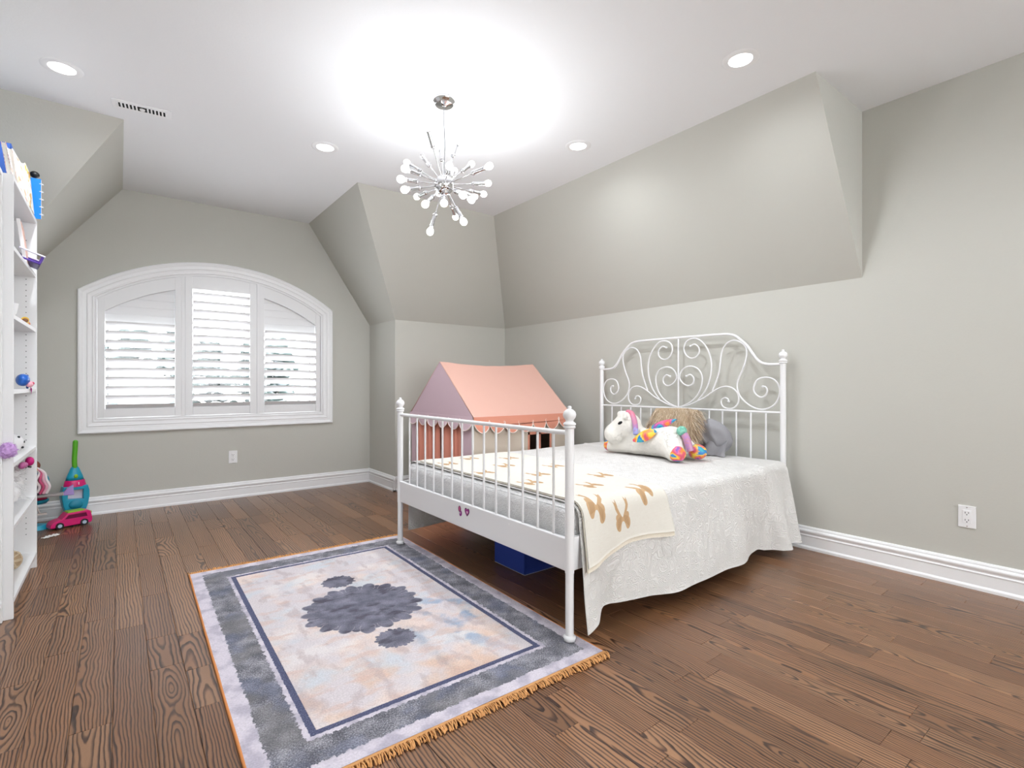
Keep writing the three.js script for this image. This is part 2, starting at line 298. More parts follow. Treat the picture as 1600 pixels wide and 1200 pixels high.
// ---------------------------------------------------------------- outdoors, seen between the louvres
{
  const snow = flat(0xf2f5f8, 0.9);
  tag(obj('snowy_ground', sheet((u, v) => { const x = lerp(-60, 70, u), z = lerp(60, -110, v); return V(x, -3.7 + 0.4 * fbm(x * 0.1, z * 0.1), z); }, 40, 30), snow), 'snow covered ground outside the window', 'ground');
  const h = thing('neighbour_house', 'white house with small windows seen through left shutter', 'house', [-1.2, -3.6, -24]);
  obj('wall', box(-4, 3.2, 0, 4.3, -6, 0), flat(0xe9ebee, 0.8), h);
  obj('roof', extrude([[-4.4, 4.3], [3.6, 4.3], [1.6, 5.6], [-2.4, 5.6]], 6.6).translate(0, 0, -6.3), snow, h);
  for (const [x, y, w, hh] of [[0.9, 3.2, 0.25, 0.8], [1.75, 3.05, 1.15, 0.75], [2.75, 3.0, 0.4, 1.6], [-1.4, 3.0, 1.0, 1.0]]) { const wd = obj('window', box(x - 0.06, x + w + 0.06, y - 0.06, y + hh + 0.06, 0, 0.05), flat(0xd5d9dc, 0.6), h); obj('pane', box(x, x + w, y, y + hh, 0.05, 0.07), flat(0x59656a, 0.5), wd); }
  const leaf = S({ vertexColors: true, roughness: 1 });
  const spots = [[-1.3, -33, 7.9, 1.5], [0.7, -37, 8.3, 1.7], [2.3, -32, 7.5, 1.5], [4.4, -37, 7.5, 1.7], [5.9, -32, 6.9, 1.5], [8.3, -36, 7.7, 1.8], [10.2, -31, 7.0, 1.5], [5.2, -22, 3.9, 1.1], [7.2, -20, 4.1, 1.1]];
  const names = ['evergreen outside at left edge of the left shutter', 'evergreen outside behind the middle of the left shutter', 'evergreen outside at right edge of the left shutter', 'evergreen outside at left of the middle shutter', 'evergreen outside at right of the middle shutter', 'evergreen outside at left of the right shutter', 'evergreen outside at right of the right shutter', 'low snowy shrub outside seen low in the middle shutter', 'low snowy shrub outside seen low in the right shutter'];
  spots.forEach(([x, z, H, R], k) => {
    const t = thing(k > 6 ? 'shrub' : 'evergreen_tree', names[k], k > 6 ? 'shrub' : 'tree', [x, -3.6, z], 0, 'snowy trees outside');
    obj('trunk', rod(V(0, -0.6, 0), V(0, H * 0.8, 0), 0.16, 0.05, 7), flat(0x5c534b, 0.9), t);
    const parts = []; for (let i = 0; i < 170; i++) { const a = rnd() * 6.283, hy = lerp(0.15, 1, Math.pow(rnd(), 0.8)), rad = R * (1.15 - hy * hy) * Math.sqrt(rnd()) * 0.85; const g = new THREE.IcosahedronGeometry(rr(0.25, 0.55) * (R / 2.2), 1).scale(1.2, 0.5, 1.2).rotateY(a); g.translate(Math.cos(a) * rad, hy * H, Math.sin(a) * rad); parts.push(g); }
    const g = merge(parts), off = k * 13; paint(g, (a, b, c) => (noise(a * 5 + off, b * 6, c * 5) > 0.3 ? 0xb0b8bc : noise(a * 9, b * 9, c * 9 + off) > 0 ? 0x425250 : 0x2a3a37));
    obj('foliage', g, leaf, t);
  });
}

// ---------------------------------------------------------------- ceiling spots and vent
function pot(x, z, label) {
  const t = thing('recessed_light', label, 'ceiling light', [x, CH, z], 0, 'recessed ceiling lights');
  obj('trim_ring', lathe([[0.056, -0.002], [0.06, -0.006], [0.082, -0.004], [0.088, -0.001], [0.088, 0]], 36), M.trim, t);
  obj('lens', lathe([[0.0001, -0.003], [0.057, -0.003], [0.057, 0]], 32), S({ color: 0xffffff, emissive: 0xffffff, emissiveIntensity: 2.2 }), t);
  const s = new THREE.SpotLight(0xf4f9ff, POT_CD, 0, 1.53, 1, 2); s.position.set(0, -0.012, 0); s.target.position.set(0, -1, 0); s.castShadow = true; s.shadow.radius = 2.6; t.add(s); t.add(s.target);
}
pot(-0.237, -3.517, 'round recessed ceiling light above the bookcase, left of the vent');
pot(1.127, -3.586, 'round recessed ceiling light between vent and chandelier');
pot(2.5, -2.506, 'round recessed ceiling light just right of chandelier');
pot(2.485, -1.338, 'round recessed ceiling light nearest the sloped corner on right');
pot(-0.2, -0.9, 'round recessed ceiling light beside the camera, out of view');
pot(1.15, 0.3, 'round recessed ceiling light behind the camera, out of view');
pot(2.49, 0.3, 'round recessed ceiling light over the right end of room, out of view');
{
  const t = thing('ceiling_vent', 'white rectangular ceiling air vent with short dark slots', 'vent', [0.107, CH, -3.745], -0.1);
  obj('vent_plate', rbox(-0.145, 0.145, -0.006, 0, -0.055, 0.055, 0.0025), M.trim, t);
  obj('vent_opening', box(-0.115, 0.115, -0.0072, -0.006, -0.026, 0.026), M.slot, t);
  for (let i = 0; i <= 13; i++) if (i !== 6 && i !== 7) obj('slat', rbox(-0.117 + i * 0.018 - 0.004, -0.117 + i * 0.018 + 0.004, -0.012, -0.006, -0.028, 0.028, 0.0015, 1).rotateZ(0), M.trim, t);
  obj('lever', lathe([[0.0001, -0.014], [0.012, -0.013], [0.015, -0.006], [0.015, -0.004]], 18), M.trim, t);
}
// ---------------------------------------------------------------- sputnik chandelier
{
  const hub = V(1.483, 2.215, -2.57);
  const t = thing('chandelier', 'chrome sputnik chandelier with many arms and round glass bulbs', 'chandelier', [hub.x, hub.y, hub.z]);
  obj('canopy', lathe([[0.0001, 0.449], [0.012, 0.449], [0.018, 0.456], [0.05, 0.458], [0.054, 0.462], [0.056, 0.47], [0.064, 0.474], [0.066, 0.486], [0.066, 0.491]], 40), M.chrome, t);
  obj('cord', tube([V(0, 0.03, 0), V(0.001, 0.12, 0), V(0.004, 0.24, 0.002), V(-0.001, 0.36, 0), V(0, 0.455, 0)], 0.0028, 40), flat(0x8f9193, 0.35), t);
  obj('hub', ball(0, 0, 0, 0.056, 1, 1, 1, 32, 20), M.chrome, t);
  const dirs = [[-0.137, 0.3, 0.037, 1], [0.107, 0.295, -0.031], [-0.035, 0.234, -0.207, 1], [-0.115, 0.176, -0.234], [-0.294, -0.02, 0.111], [-0.3, -0.063, 0.073], [-0.282, -0.116, 0.08], [-0.011, 0.023, -0.314], [-0.199, -0.193, 0.15], [-0.11, -0.293, 0.038], [-0.126, -0.191, 0.217], [0.209, -0.082, -0.221], [0.012, -0.253, 0.188], [-0.047, -0.148, 0.274], [0.008, -0.159, 0.272], [0.288, 0.035, -0.123], [0.308, 0.035, -0.055], [0.304, 0.083, 0.0], [0.107, 0.036, 0.294], [0.23, 0.204, -0.07], [-0.134, -0.023, 0.284], [0.178, 0.187, -0.181], [0.055, 0.28, -0.134, 1], [0.125, 0.065, -0.282]];
  const glow = S({ color: 0xffffff, emissive: 0xfff8ee, emissiveIntensity: 1.6 }), clear = PH({ color: 0xffffff, transmission: 1, thickness: 0, roughness: 0.02, ior: 1.45 });
  const arm = rod(V(0, 0.05, 0), V(0, 0.205, 0), 0.0033, 0.0033, 10), sock = lathe([[0.0001, 0.195], [0.0075, 0.195], [0.008, 0.2], [0.0105, 0.202], [0.0105, 0.284], [0.013, 0.285], [0.013, 0.289], [0.0085, 0.29]], 18), collar = lathe([[0.0105, 0.206], [0.0135, 0.207], [0.0135, 0.213], [0.0105, 0.214]], 18);
  const bulb = lathe([[0.008, 0.288], [0.0095, 0.296], [0.0145, 0.303], [0.019, 0.314], [0.0198, 0.321], [0.018, 0.331], [0.013, 0.338], [0.006, 0.3415], [0.0001, 0.342]], 22);
  for (const [x, y, z, off] of dirs) {
    const d = V(x, y, z).normalize(), q = new THREE.Quaternion().setFromUnitVectors(V(0, 1, 0), d), put = (m) => { m.quaternion.copy(q); return m; };
    put(obj('arm', arm, M.chrome, t)); const s = put(obj('socket', sock, M.chrome, t)); obj('collar', collar, M.chrome, s);
    const b = put(obj('bulb', bulb, off ? clear : glow, t));
    if (off) { b.userData.label = 'clear unlit glass bulb'; obj('filament', [rod(V(-0.004, 0.29, 0), V(-0.006, 0.325, 0), 0.0008, 0.0008, 5), rod(V(0.004, 0.29, 0), V(0.006, 0.325, 0), 0.0008, 0.0008, 5), rod(V(-0.006, 0.325, 0), V(0.006, 0.325, 0), 0.0008, 0.0008, 5)], M.chrome, b); continue; }
    const l = new THREE.PointLight(0xf6faff, BULB_CD, 0, 2); l.position.copy(d.multiplyScalar(0.319)); l.castShadow = true; l.shadow.radius = 1.1; t.add(l);
  }
}
// ---------------------------------------------------------------- wall sockets
function outlet(pos, turn, deco, label) {
  const t = thing('wall_outlet', label, 'outlet', pos, turn);
  obj('cover_plate', rbox(-0.036, 0.036, -0.058, 0.058, 0, 0.006, 0.0025), M.white, t);
  for (const y of deco ? [0] : [0.021, -0.021]) { const f = obj('receptacle', deco ? rbox(-0.0175, 0.0175, -0.034, 0.034, 0.004, 0.0085, 0.0015) : lathe([[0.0001, 0.008], [0.0165, 0.008], [0.0175, 0.006], [0.0175, 0.003]], 20).rotateX(Math.PI / 2).translate(0, y, 0), M.white, t);
    for (const yy of deco ? [0.019, -0.019] : [y]) obj('slots', [box(-0.008, -0.0055, yy - 0.002, yy + 0.007, 0.0084, 0.0088), box(0.0055, 0.008, yy - 0.001, yy + 0.007, 0.0084, 0.0088), rod(V(0, yy - 0.0075, 0.0083), V(0, yy - 0.0075, 0.0088), 0.0027)], M.slot, f); }
  obj('screws', deco ? [rod(V(0, 0.049, 0.005), V(0, 0.049, 0.007), 0.0028), rod(V(0, -0.049, 0.005), V(0, -0.049, 0.007), 0.0028)] : [rod(V(0, 0, 0.005), V(0, 0, 0.0085), 0.0028)], M.chrome, t);
}
outlet([0.842, 0.384, ZW], 0, false, 'small white wall outlet under the window');
outlet([XR, 0.369, -0.668], -Math.PI / 2, true, 'white wall outlet on right wall above the baseboard');
//PART2
// ---------------------------------------------------------------- rug
const RUG = { x: 0.915, z: -2.36, w: 1.25, l: 1.93, turn: -0.018, h: 0.009 };
{
  const W = 1000, H = 1544, px = 0.8 * 1000 / W;
  const mix3 = (a, b, t) => [lerp(a[0], b[0], t), lerp(a[1], b[1], t), lerp(a[2], b[2], t)];
  const flower = (x, z, R, n, sd) => {                                 // > 0 inside a rosette of leaf shaped petals; second value marks the seams between them
    const r = Math.hypot(x, z) / R, a = Math.atan2(z, x); let inn = 0.78 - r, seam = 1;
    for (const [c, l, w, turn] of [[0.84, 0.2, 0.125, 0], [0.74, 0.2, 0.12, 0.5]]) {
      const k = Math.round(a / 6.2832 * n - turn), pa = (k + turn) / n * 6.2832, j = LAT[((k + n) * 31 + sd) & 65535], rad = r * Math.cos(a - pa) - c * (0.96 + 0.08 * j), tan = r * Math.sin(a - pa) + 0.03 * (j - 0.5);
      const e = 1 - Math.pow(Math.abs(rad) / l, 1.9) - Math.pow(Math.abs(tan) / w, 2); if (e > 0) { if (turn === 0 && r > 0.76) seam = Math.min(seam, smooth(0, 0.28, e)); inn = Math.max(inn, e * 0.2); }
    }
    return [inn, seam];
  };
  const rugAt = (x, z, wantH) => {                                     // metres from the centre
    const ex = RUG.w / 2 - Math.abs(x), ez = RUG.l / 2 - Math.abs(z), e = Math.min(ex, ez), al = ex < ez ? z : x, n1 = fbm(x * 5, z * 5, 3), n2 = fbm(x * 14, z * 14, 8), fine = noise(x * 150, z * 150), peb = noise(x * 230, z * 230, 4);
    const rag = 0.009 * noise(x * 50, z * 50, 2) + 0.011 * Math.max(0, noise(al * 150, ex < ez ? 3 : 9)) + 0.004 * fine;
    let c = mix3([207, 199, 202], [221, 203, 195], smooth(-0.05, 0.3, fbm(x * 4 + 4, z * 4, 11)));
    c = mix3(c, [214, 180, 158], 0.75 * smooth(-0.05, 0.3, fbm(x * 6, z * 6, 15) + 0.05) * smooth(0.2, 0.7, z + 0.35 * fbm(x * 3, z * 3, 18)));
    c = mix3(c, [196, 204, 212], 0.7 * smooth(0.0, 0.3, fbm(x * 5, z * 5 + 9, 21))); c = mix3(c, [226, 220, 218], 0.6 * smooth(0.05, 0.35, n1));
    c = mix3(c, [146, 164, 190], 0.85 * smooth(0.0, 0.3, fbm(x * 9, z * 9, 31)) * smooth(0.36, 0.12, Math.hypot(x - 0.3, (z - 0.36) * 0.9)));
    c = mix3(c, [174, 158, 160], 0.45 * smooth(0.05, 0.3, fbm(x * 16, z * 7, 61))); c = mix3(c, [206, 176, 166], 0.5 * smooth(0.05, 0.3, fbm(x * 8, z * 18, 71)));
    let hgt = 0.75 + 0.2 * n1 + 0.15 * fine;
    if (e < 0.2) {                                                     // border bands
      const b = mix3([209, 202, 212], [178, 172, 186], smooth(-0.15, 0.25, n2 + 0.25 * peb)); const d = e + rag - 0.004;
      if (e < 0.185) c = b;
      if (d > 0.052 && d < 0.158) { c = mix3([88, 88, 96], [172, 171, 178], clamp(0.44 + 1.1 * n2 + 0.8 * peb)); c = mix3(c, [92, 100, 128], 0.4 * smooth(0, 0.25, fbm(x * 6, z * 6, 41))); c = mix3(c, [118, 116, 116], 0.5 * smooth(0.02, 0.25, fbm(x * 5, z * 5, 47))); hgt = 0.3 + 0.5 * peb; }
      const q = e + 0.003 * noise(x * 90, z * 90, 7); if (q > 0.178 && q < 0.2) { c = mix3([66, 70, 100], [104, 108, 134], clamp(0.4 + 0.9 * peb)); hgt = 0.3 + 0.3 * peb; }
    }
    const wob = 0.004 * noise(x * 40, z * 40, 6);
    for (const [cz, R, n, sd] of [[0, 0.27, 17, 3], [-0.372, 0.084, 13, 77], [0.378, 0.084, 13, 191]]) {
      const [f, seam] = flower(x - 0.004 + wob, z - cz + wob, R, n, sd); if (f <= 0) continue;
      let k = mix3([92, 92, 106], [134, 133, 148], clamp(0.5 + 1.3 * n2 + 0.35 * peb)); k = mix3(k, [64, 62, 74], 0.65 * smooth(0.02, 0.3, fbm(x * 9 + 3, z * 15, 51)));
      c = mix3(mix3(c, k, 0.45), k, seam); hgt = 0.4 + 0.25 * peb;
    }
    if (wantH) return grey(255 * clamp(hgt));
    const g = 1 + 0.06 * fine + 0.08 * peb; return [c[0] * g, c[1] * g, c[2] * g];
  };
  const map = dataTex(W, H, (x, y) => rugAt((x / W - 0.5) * RUG.w, (y / H - 0.5) * RUG.l), true, false), bump = dataTex(W / 2, H / 2, (x, y) => rugAt((2 * x / W - 0.5) * RUG.w, (2 * y / H - 0.5) * RUG.l, true), false, false);
  const t = thing('area_rug', 'pastel grey and peach medallion rug with orange fringe on the floor', 'rug', [RUG.x, 0.0005, RUG.z], RUG.turn);
  const g = sheet((u, v) => { const p = V((u - 0.5) * RUG.w, RUG.h + 0.0012 * noise(u * 6, v * 9), (v - 0.5) * RUG.l); p.u = u; p.v = v; return p; }, 40, 60); // pile side
  const idx = g.index.array; for (let i = 0; i < idx.length; i += 3) { const q = idx[i + 1]; idx[i + 1] = idx[i + 2]; idx[i + 2] = q; } g.computeVertexNormals();
  obj('pile', g, S({ map, bumpMap: bump, bumpScale: 0.005, roughness: 0.95 }), t);
  const orange = flat(0xd48a4e, 0.85), orange2 = flat(0xd9a066, 0.9);
  obj('backing', box(-RUG.w / 2, RUG.w / 2, 0, RUG.h - 0.003, -RUG.l / 2, RUG.l / 2), orange2, t);
  for (const s of [-1, 1]) obj('binding', tube([V(s * RUG.w / 2, RUG.h * 0.55, -RUG.l / 2), V(s * RUG.w / 2 + s * 0.002, RUG.h * 0.55, 0), V(s * RUG.w / 2, RUG.h * 0.55, RUG.l / 2)], 0.0055, 30, 6), orange, t);
  for (const s of [-1, 1]) {
    const q = [box(-RUG.w / 2 - 0.004, RUG.w / 2 + 0.004, 0, RUG.h - 0.001, Math.min(s * RUG.l / 2, s * (RUG.l / 2 + 0.012)), Math.max(s * RUG.l / 2, s * (RUG.l / 2 + 0.012)))];
    for (let i = 0; i < 330; i++) { const x = -RUG.w / 2 + RUG.w * (i + rnd()) / 330, z = s * (RUG.l / 2 + 0.008), L = 0.03 + 0.012 * noise(x * 9, s * 4) + rr(-0.006, 0.008), dx = rr(-0.01, 0.01); q.push(tube([V(x, RUG.h * 0.6, z), V(x + dx * 0.4, 0.007 + rr(0, 0.009), z + s * L * 0.5), V(x + dx, 0.003, z + s * L)], rr(0.0018, 0.003), 3, 4)); }
    obj('fringe', q, orange2, t);
  }
}
// ---------------------------------------------------------------- bed frame
const BX0 = 1.47, BX1 = 3.478, FZ = -2.322, FW = 0.8, HZ = -2.381, HW = 0.8;
const bed = thing('bed_frame', 'white metal double bed frame with scrolled headboard and knobbed posts', 'bed', [0, 0, 0]);
{
  const finial = (y) => lathe([[0.0001, y + 0.094], [0.006, y + 0.093], [0.009, y + 0.088], [0.007, y + 0.082], [0.014, y + 0.079], [0.024, y + 0.07], [0.0275, y + 0.058], [0.025, y + 0.046], [0.017, y + 0.036], [0.016, y + 0.03], [0.022, y + 0.026], [0.0265, y + 0.021], [0.0265, y + 0.016], [0.021, y + 0.013], [0.0245, y + 0.01], [0.025, y + 0.003], [0.019, y], [0.0001, y]], 28);
  const fl = 0.0105;                                                   // foot posts stand on the rug
  for (const s of [-1, 1]) {
    const z = FZ + s * FW, p = obj('foot_post', [rod(V(BX0, 0.29, z), V(BX0, 0.886, z), 0.019, 0.019, 24), rod(V(BX0, fl + 0.02, z), V(BX0, 0.29, z), 0.0172, 0.0172, 24), lathe([[0.0001, fl], [0.024, fl], [0.024, fl + 0.008], [0.026, fl + 0.012], [0.026, fl + 0.019], [0.0172, fl + 0.024]], 24).translate(BX0, 0, z)], M.metalWhite, bed);
    obj('finial', finial(0.884).translate(BX0, 0, z), M.metalWhite, p);
    const hz = HZ + s * HW, q = obj('head_post', [rod(V(BX1, 0.004, hz), V(BX1, 1.206, hz), 0.0178, 0.0178, 24), lathe([[0.0001, 0.001], [0.023, 0.001], [0.023, 0.012], [0.0178, 0.018]], 20).translate(BX1, 0, hz)], M.metalWhite, bed);
    obj('finial', finial(1.203).translate(BX1, 0, hz), M.metalWhite, q);
    obj('side_rail', rbox(0, 1.985, 0.292, 0.43, -0.012, 0.012, 0.004).applyMatrix4(new THREE.Matrix4().makeRotationY(Math.atan2(FZ - HZ, BX1 - BX0))).translate(BX0 + 0.022, 0, z - s * 0.012), M.metalWhite, bed);
  }
  obj('foot_panel', rbox(BX0 - 0.011, BX0 + 0.011, 0.294, 0.43, FZ - FW + 0.012, FZ + FW - 0.012, 0.005), M.metalWhite, bed);
  obj('top_rail', rod(V(BX0, 0.866, FZ - FW), V(BX0, 0.866, FZ + FW), 0.0105, 0.0105, 16), M.metalWhite, bed);
  const sp = rod(V(0, 0.425, 0), V(0, 0.866, 0), 0.0056, 0.0056, 12);
  for (let i = 0; i < 14; i++) obj('spindle', sp, M.metalWhite, bed).position.set(BX0, 0, -2.986 + i * (1.366 / 13));
  // headboard
  const P = (z, y) => V(BX1, y, HZ + z);
  const half = [[0, 1.431], [0.16, 1.431], [0.314, 1.43], [0.414, 1.426], [0.468, 1.411], [0.519, 1.371], [0.561, 1.33], [0.591, 1.286], [0.624, 1.241], [0.658, 1.213], [0.7, 1.202], [0.795, 1.2]];
  const arch = half.slice(1).reverse().map(([z, y]) => P(-z, y)).concat(half.map(([z, y]) => P(z, y)));
  obj('arched_rail', tube(arch, 0.0095, 160, 12), M.metalWhite, bed);
  obj('centre_bar', rod(P(0.002, 0.877), P(0.002, 1.43), 0.0062), M.metalWhite, bed);
  obj('lower_rail', rod(P(-0.795, 0.877), P(0.795, 0.877), 0.0078, 0.0078, 14), M.metalWhite, bed);
  obj('head_panel', rbox(BX1 - 0.01, BX1 + 0.01, 0.3, 0.436, HZ - HW + 0.01, HZ + HW - 0.01, 0.004), M.metalWhite, bed);
  const sh = rod(V(0, 0.43, 0), V(0, 0.877, 0), 0.0055, 0.0055, 10);
  for (let i = 0; i < 14; i++) obj('spindle', sh, M.metalWhite, bed).position.set(BX1, 0, -3.06 + i * (1.366 / 13));
  const scr = [
    [[0.666, 1.05], [0.682, 1.05], [0.696, 1.026], [0.685, 0.993], [0.655, 0.977], [0.624, 0.992], [0.605, 1.019], [0.605, 1.052], [0.63, 1.097], [0.685, 1.113], [0.738, 1.099], [0.769, 1.064], [0.779, 1.021], [0.768, 0.967], [0.738, 0.924], [0.69, 0.899], [0.647, 0.894], [0.591, 0.91], [0.539, 0.945], [0.504, 0.984], [0.487, 1.029], [0.484, 1.069], [0.495, 1.109], [0.522, 1.165], [0.545, 1.232], [0.554, 1.288], [0.545, 1.328], [0.516, 1.358], [0.463, 1.379], [0.414, 1.367], [0.384, 1.337], [0.365, 1.292], [0.356, 1.222], [0.346, 1.157], [0.327, 1.099], [0.293, 1.016]],
    [[0.42, 0.942], [0.414, 0.959], [0.39, 0.967], [0.365, 0.952], [0.362, 0.929], [0.377, 0.903], [0.414, 0.89], [0.457, 0.897], [0.487, 0.927], [0.495, 0.967], [0.487, 1.001], [0.463, 1.029], [0.427, 1.046], [0.39, 1.049], [0.346, 1.037], [0.289, 1.007], [0.23, 0.967], [0.17, 0.938], [0.101, 0.908], [0.012, 0.886]],
    [[0.109, 1.359], [0.145, 1.371], [0.18, 1.344], [0.184, 1.307], [0.157, 1.274], [0.115, 1.266], [0.073, 1.291], [0.052, 1.341], [0.067, 1.388], [0.109, 1.412], [0.163, 1.412], [0.209, 1.384], [0.255, 1.324], [0.283, 1.24], [0.283, 1.158], [0.266, 1.085], [0.232, 1.013], [0.175, 0.945]],
    [[0.073, 1.129], [0.109, 1.14], [0.137, 1.113], [0.133, 1.075], [0.097, 1.054], [0.048, 1.07], [0.013, 1.119], [0.03, 1.168], [0.067, 1.197], [0.121, 1.203], [0.175, 1.181], [0.207, 1.133], [0.209, 1.086], [0.192, 1.023], [0.157, 0.969], [0.103, 0.925], [0.042, 0.897], [0.006, 0.887]],
  ];
  for (const c of scr) for (const s of [-1, 1]) { const pts = c.map(([z, y]) => P(s * z, y)); obj('scroll', [tube(pts, 0.0056, c.length * 7, 8), ball(pts[0].x, pts[0].y, pts[0].z, 0.0085, 1, 1, 1, 12, 8)], M.metalWhite, bed); }
  // slats that carry the mattress
  for (let i = 0; i < 13; i++) obj('slat', box(BX0 + 0.12 + i * 0.145, BX0 + 0.19 + i * 0.145, 0.312, 0.328, -3.13, -1.565), flat(0xd8c6a6, 0.7), bed);
  // two stickers on the foot panel
  const heart = (s) => { const h = new THREE.Shape(); h.moveTo(0, -1); h.bezierCurveTo(-0.5, -0.6, -1, -0.2, -0.95, 0.35); h.bezierCurveTo(-0.9, 0.95, -0.15, 0.95, 0, 0.45); h.bezierCurveTo(0.15, 0.95, 0.9, 0.95, 0.95, 0.35); h.bezierCurveTo(1, -0.2, 0.5, -0.6, 0, -1); return new THREE.ExtrudeGeometry(h, { depth: 0.02, bevelEnabled: false, curveSegments: 10 }).scale(s, s, 0.02).rotateY(-Math.PI / 2); };
  const st = (g, c, z, y, d, label, par = bed) => { const m = obj('sticker', g, flat(c, 0.3), par); m.position.set(BX0 - 0.0112 - d, y, z); if (label) m.userData.label = label; return m; };
  st(heart(0.024), 0x2d1230, -2.287, 0.39, 0, 'dark purple heart sticker'); st(heart(0.019), 0xa2288c, -2.287, 0.391, 0.0005); st(heart(0.008), 0xe7c3da, -2.285, 0.388, 0.001);
  const oval = (a, b, r) => new THREE.CylinderGeometry(1, 1, 0.0004, 20).rotateZ(Math.PI / 2).scale(1, a, b).rotateX(r);
  st(oval(0.017, 0.014, 0), 0x5b1d4e, -2.362, 0.392, 0, 'purple double-loop sticker'); st(oval(0.012, 0.009, 0), 0xc0508c, -2.362, 0.393, 0.0005); st(oval(0.016, 0.013, 0.4), 0x8c2a86, -2.352, 0.37, 0); st(oval(0.006, 0.005, 0), 0xd9b6d2, -2.356, 0.372, 0.0006);
  st(oval(0.004, 0.004, 0), 0xf8f8f8, -1.92, 0.405, 0, 'small white mark');
}
// ---------------------------------------------------------------- mattress, bedspread, throw
const fuzz = S({ color: 0xe6e6e6, roughness: 1, bumpMap: tiled(fuzzTex, 5), bumpScale: 0.006 });
tag(obj('mattress', boxUV(rbox(1.505, 3.455, 0.329, 0.548, -3.108, -1.552, 0.05, 6)), fuzz), 'white fleecy covered mattress, its end showing behind the foot spindles', 'mattress');
const zN = -1.532, zF = -3.128, RC = 0.06, AL = RC * Math.PI / 2;
const foldAt = (x, q) => { const d = (x - 3.13 - 0.11 * Math.max(0, q)) / 0.014; return 0.008 * Math.exp(-d * d) + 0.004 * smooth(-1, 1, d); };
const topY = (x, z) => 0.5575 + 0.006 * fbm(x * 2.2, z * 2.2, 4) + 0.0015 * noise(x * 9, z * 9);
function drape(x, q, lift = 0) {                                       // q = way from the near top edge, down positive
  const W = zN - zF - 2 * RC;
  if (q <= 0 && q >= -W) { const z = zN - RC + q; return V(x, topY(x, z) + lift + foldAt(x, q), z); }
  const near = q > 0, h = near ? q : -q - W, s = near ? 1 : -1, z0 = near ? zN - RC : zF + RC, y0 = topY(x, z0);
  if (near) lift += foldAt(x, q);
  if (h < AL) { const a = h / RC; return V(x, y0 - RC + (RC + lift) * Math.cos(a), z0 + s * (RC + lift) * Math.sin(a)); }
  const d = h - AL, t = d / 0.46;
  const foot = smooth(1.72, 1.5, x), head = smooth(3.02, 3.2, x);
  let f = 0.05 * t + 0.04 * t * smooth(1.7, 2.4, x) * smooth(3.1, 2.5, x) - 0.045 * t * smooth(2.7, 3.02, x) * (1 - head) + 0.05 * t * foot;
  f += t * (0.012 * Math.sin(x * 9 + 1.2) + 0.006 * Math.sin(x * 21 + t)) + 0.012 * t * noise(x * 4, t * 2) + head * t * (0.03 + 0.045 * Math.sin(x * 26 - 1)) - 0.018 * smooth(1.6, 1.66, x) * smooth(1.76, 1.68, x) * t;
  if (!near) f = 0.03 * t + 0.02 * t * Math.sin(x * 11);
  return V(x - (near ? 0.06 * foot * t : 0), y0 - RC - d, z0 + s * (RC + Math.max(-0.004, f) + lift));
}
{
  const W = zN - zF - 2 * RC;
  const hem = (x) => AL + 0.4 + 0.03 * smooth(1.8, 2.4, x) - 0.02 * smooth(2.5, 2.9, x) + 0.035 * smooth(3.0, 3.15, x) + 0.008 * Math.sin(x * 7) + 0.04 * smooth(1.67, 1.62, x);
  const g = sheet((u, v) => {
    const x = lerp(1.535, 3.43, u), far = -(W + AL + 0.41), q = lerp(far, hem(x), v), p = drape(x, q); p.u = x; p.v = q;
    if (q > 0) p.x += 0; return p;
  }, 170, 210, -0.003);
  const sp = tag(obj('bedspread', g, S({ color: 0xdcdad7, roughness: 0.95, bumpMap: tiled(quiltTex, 2.2), bumpScale: 0.0036, side: THREE.DoubleSide })), 'off-white quilted bedspread draped over the bed down to the floor', 'bedspread');
}
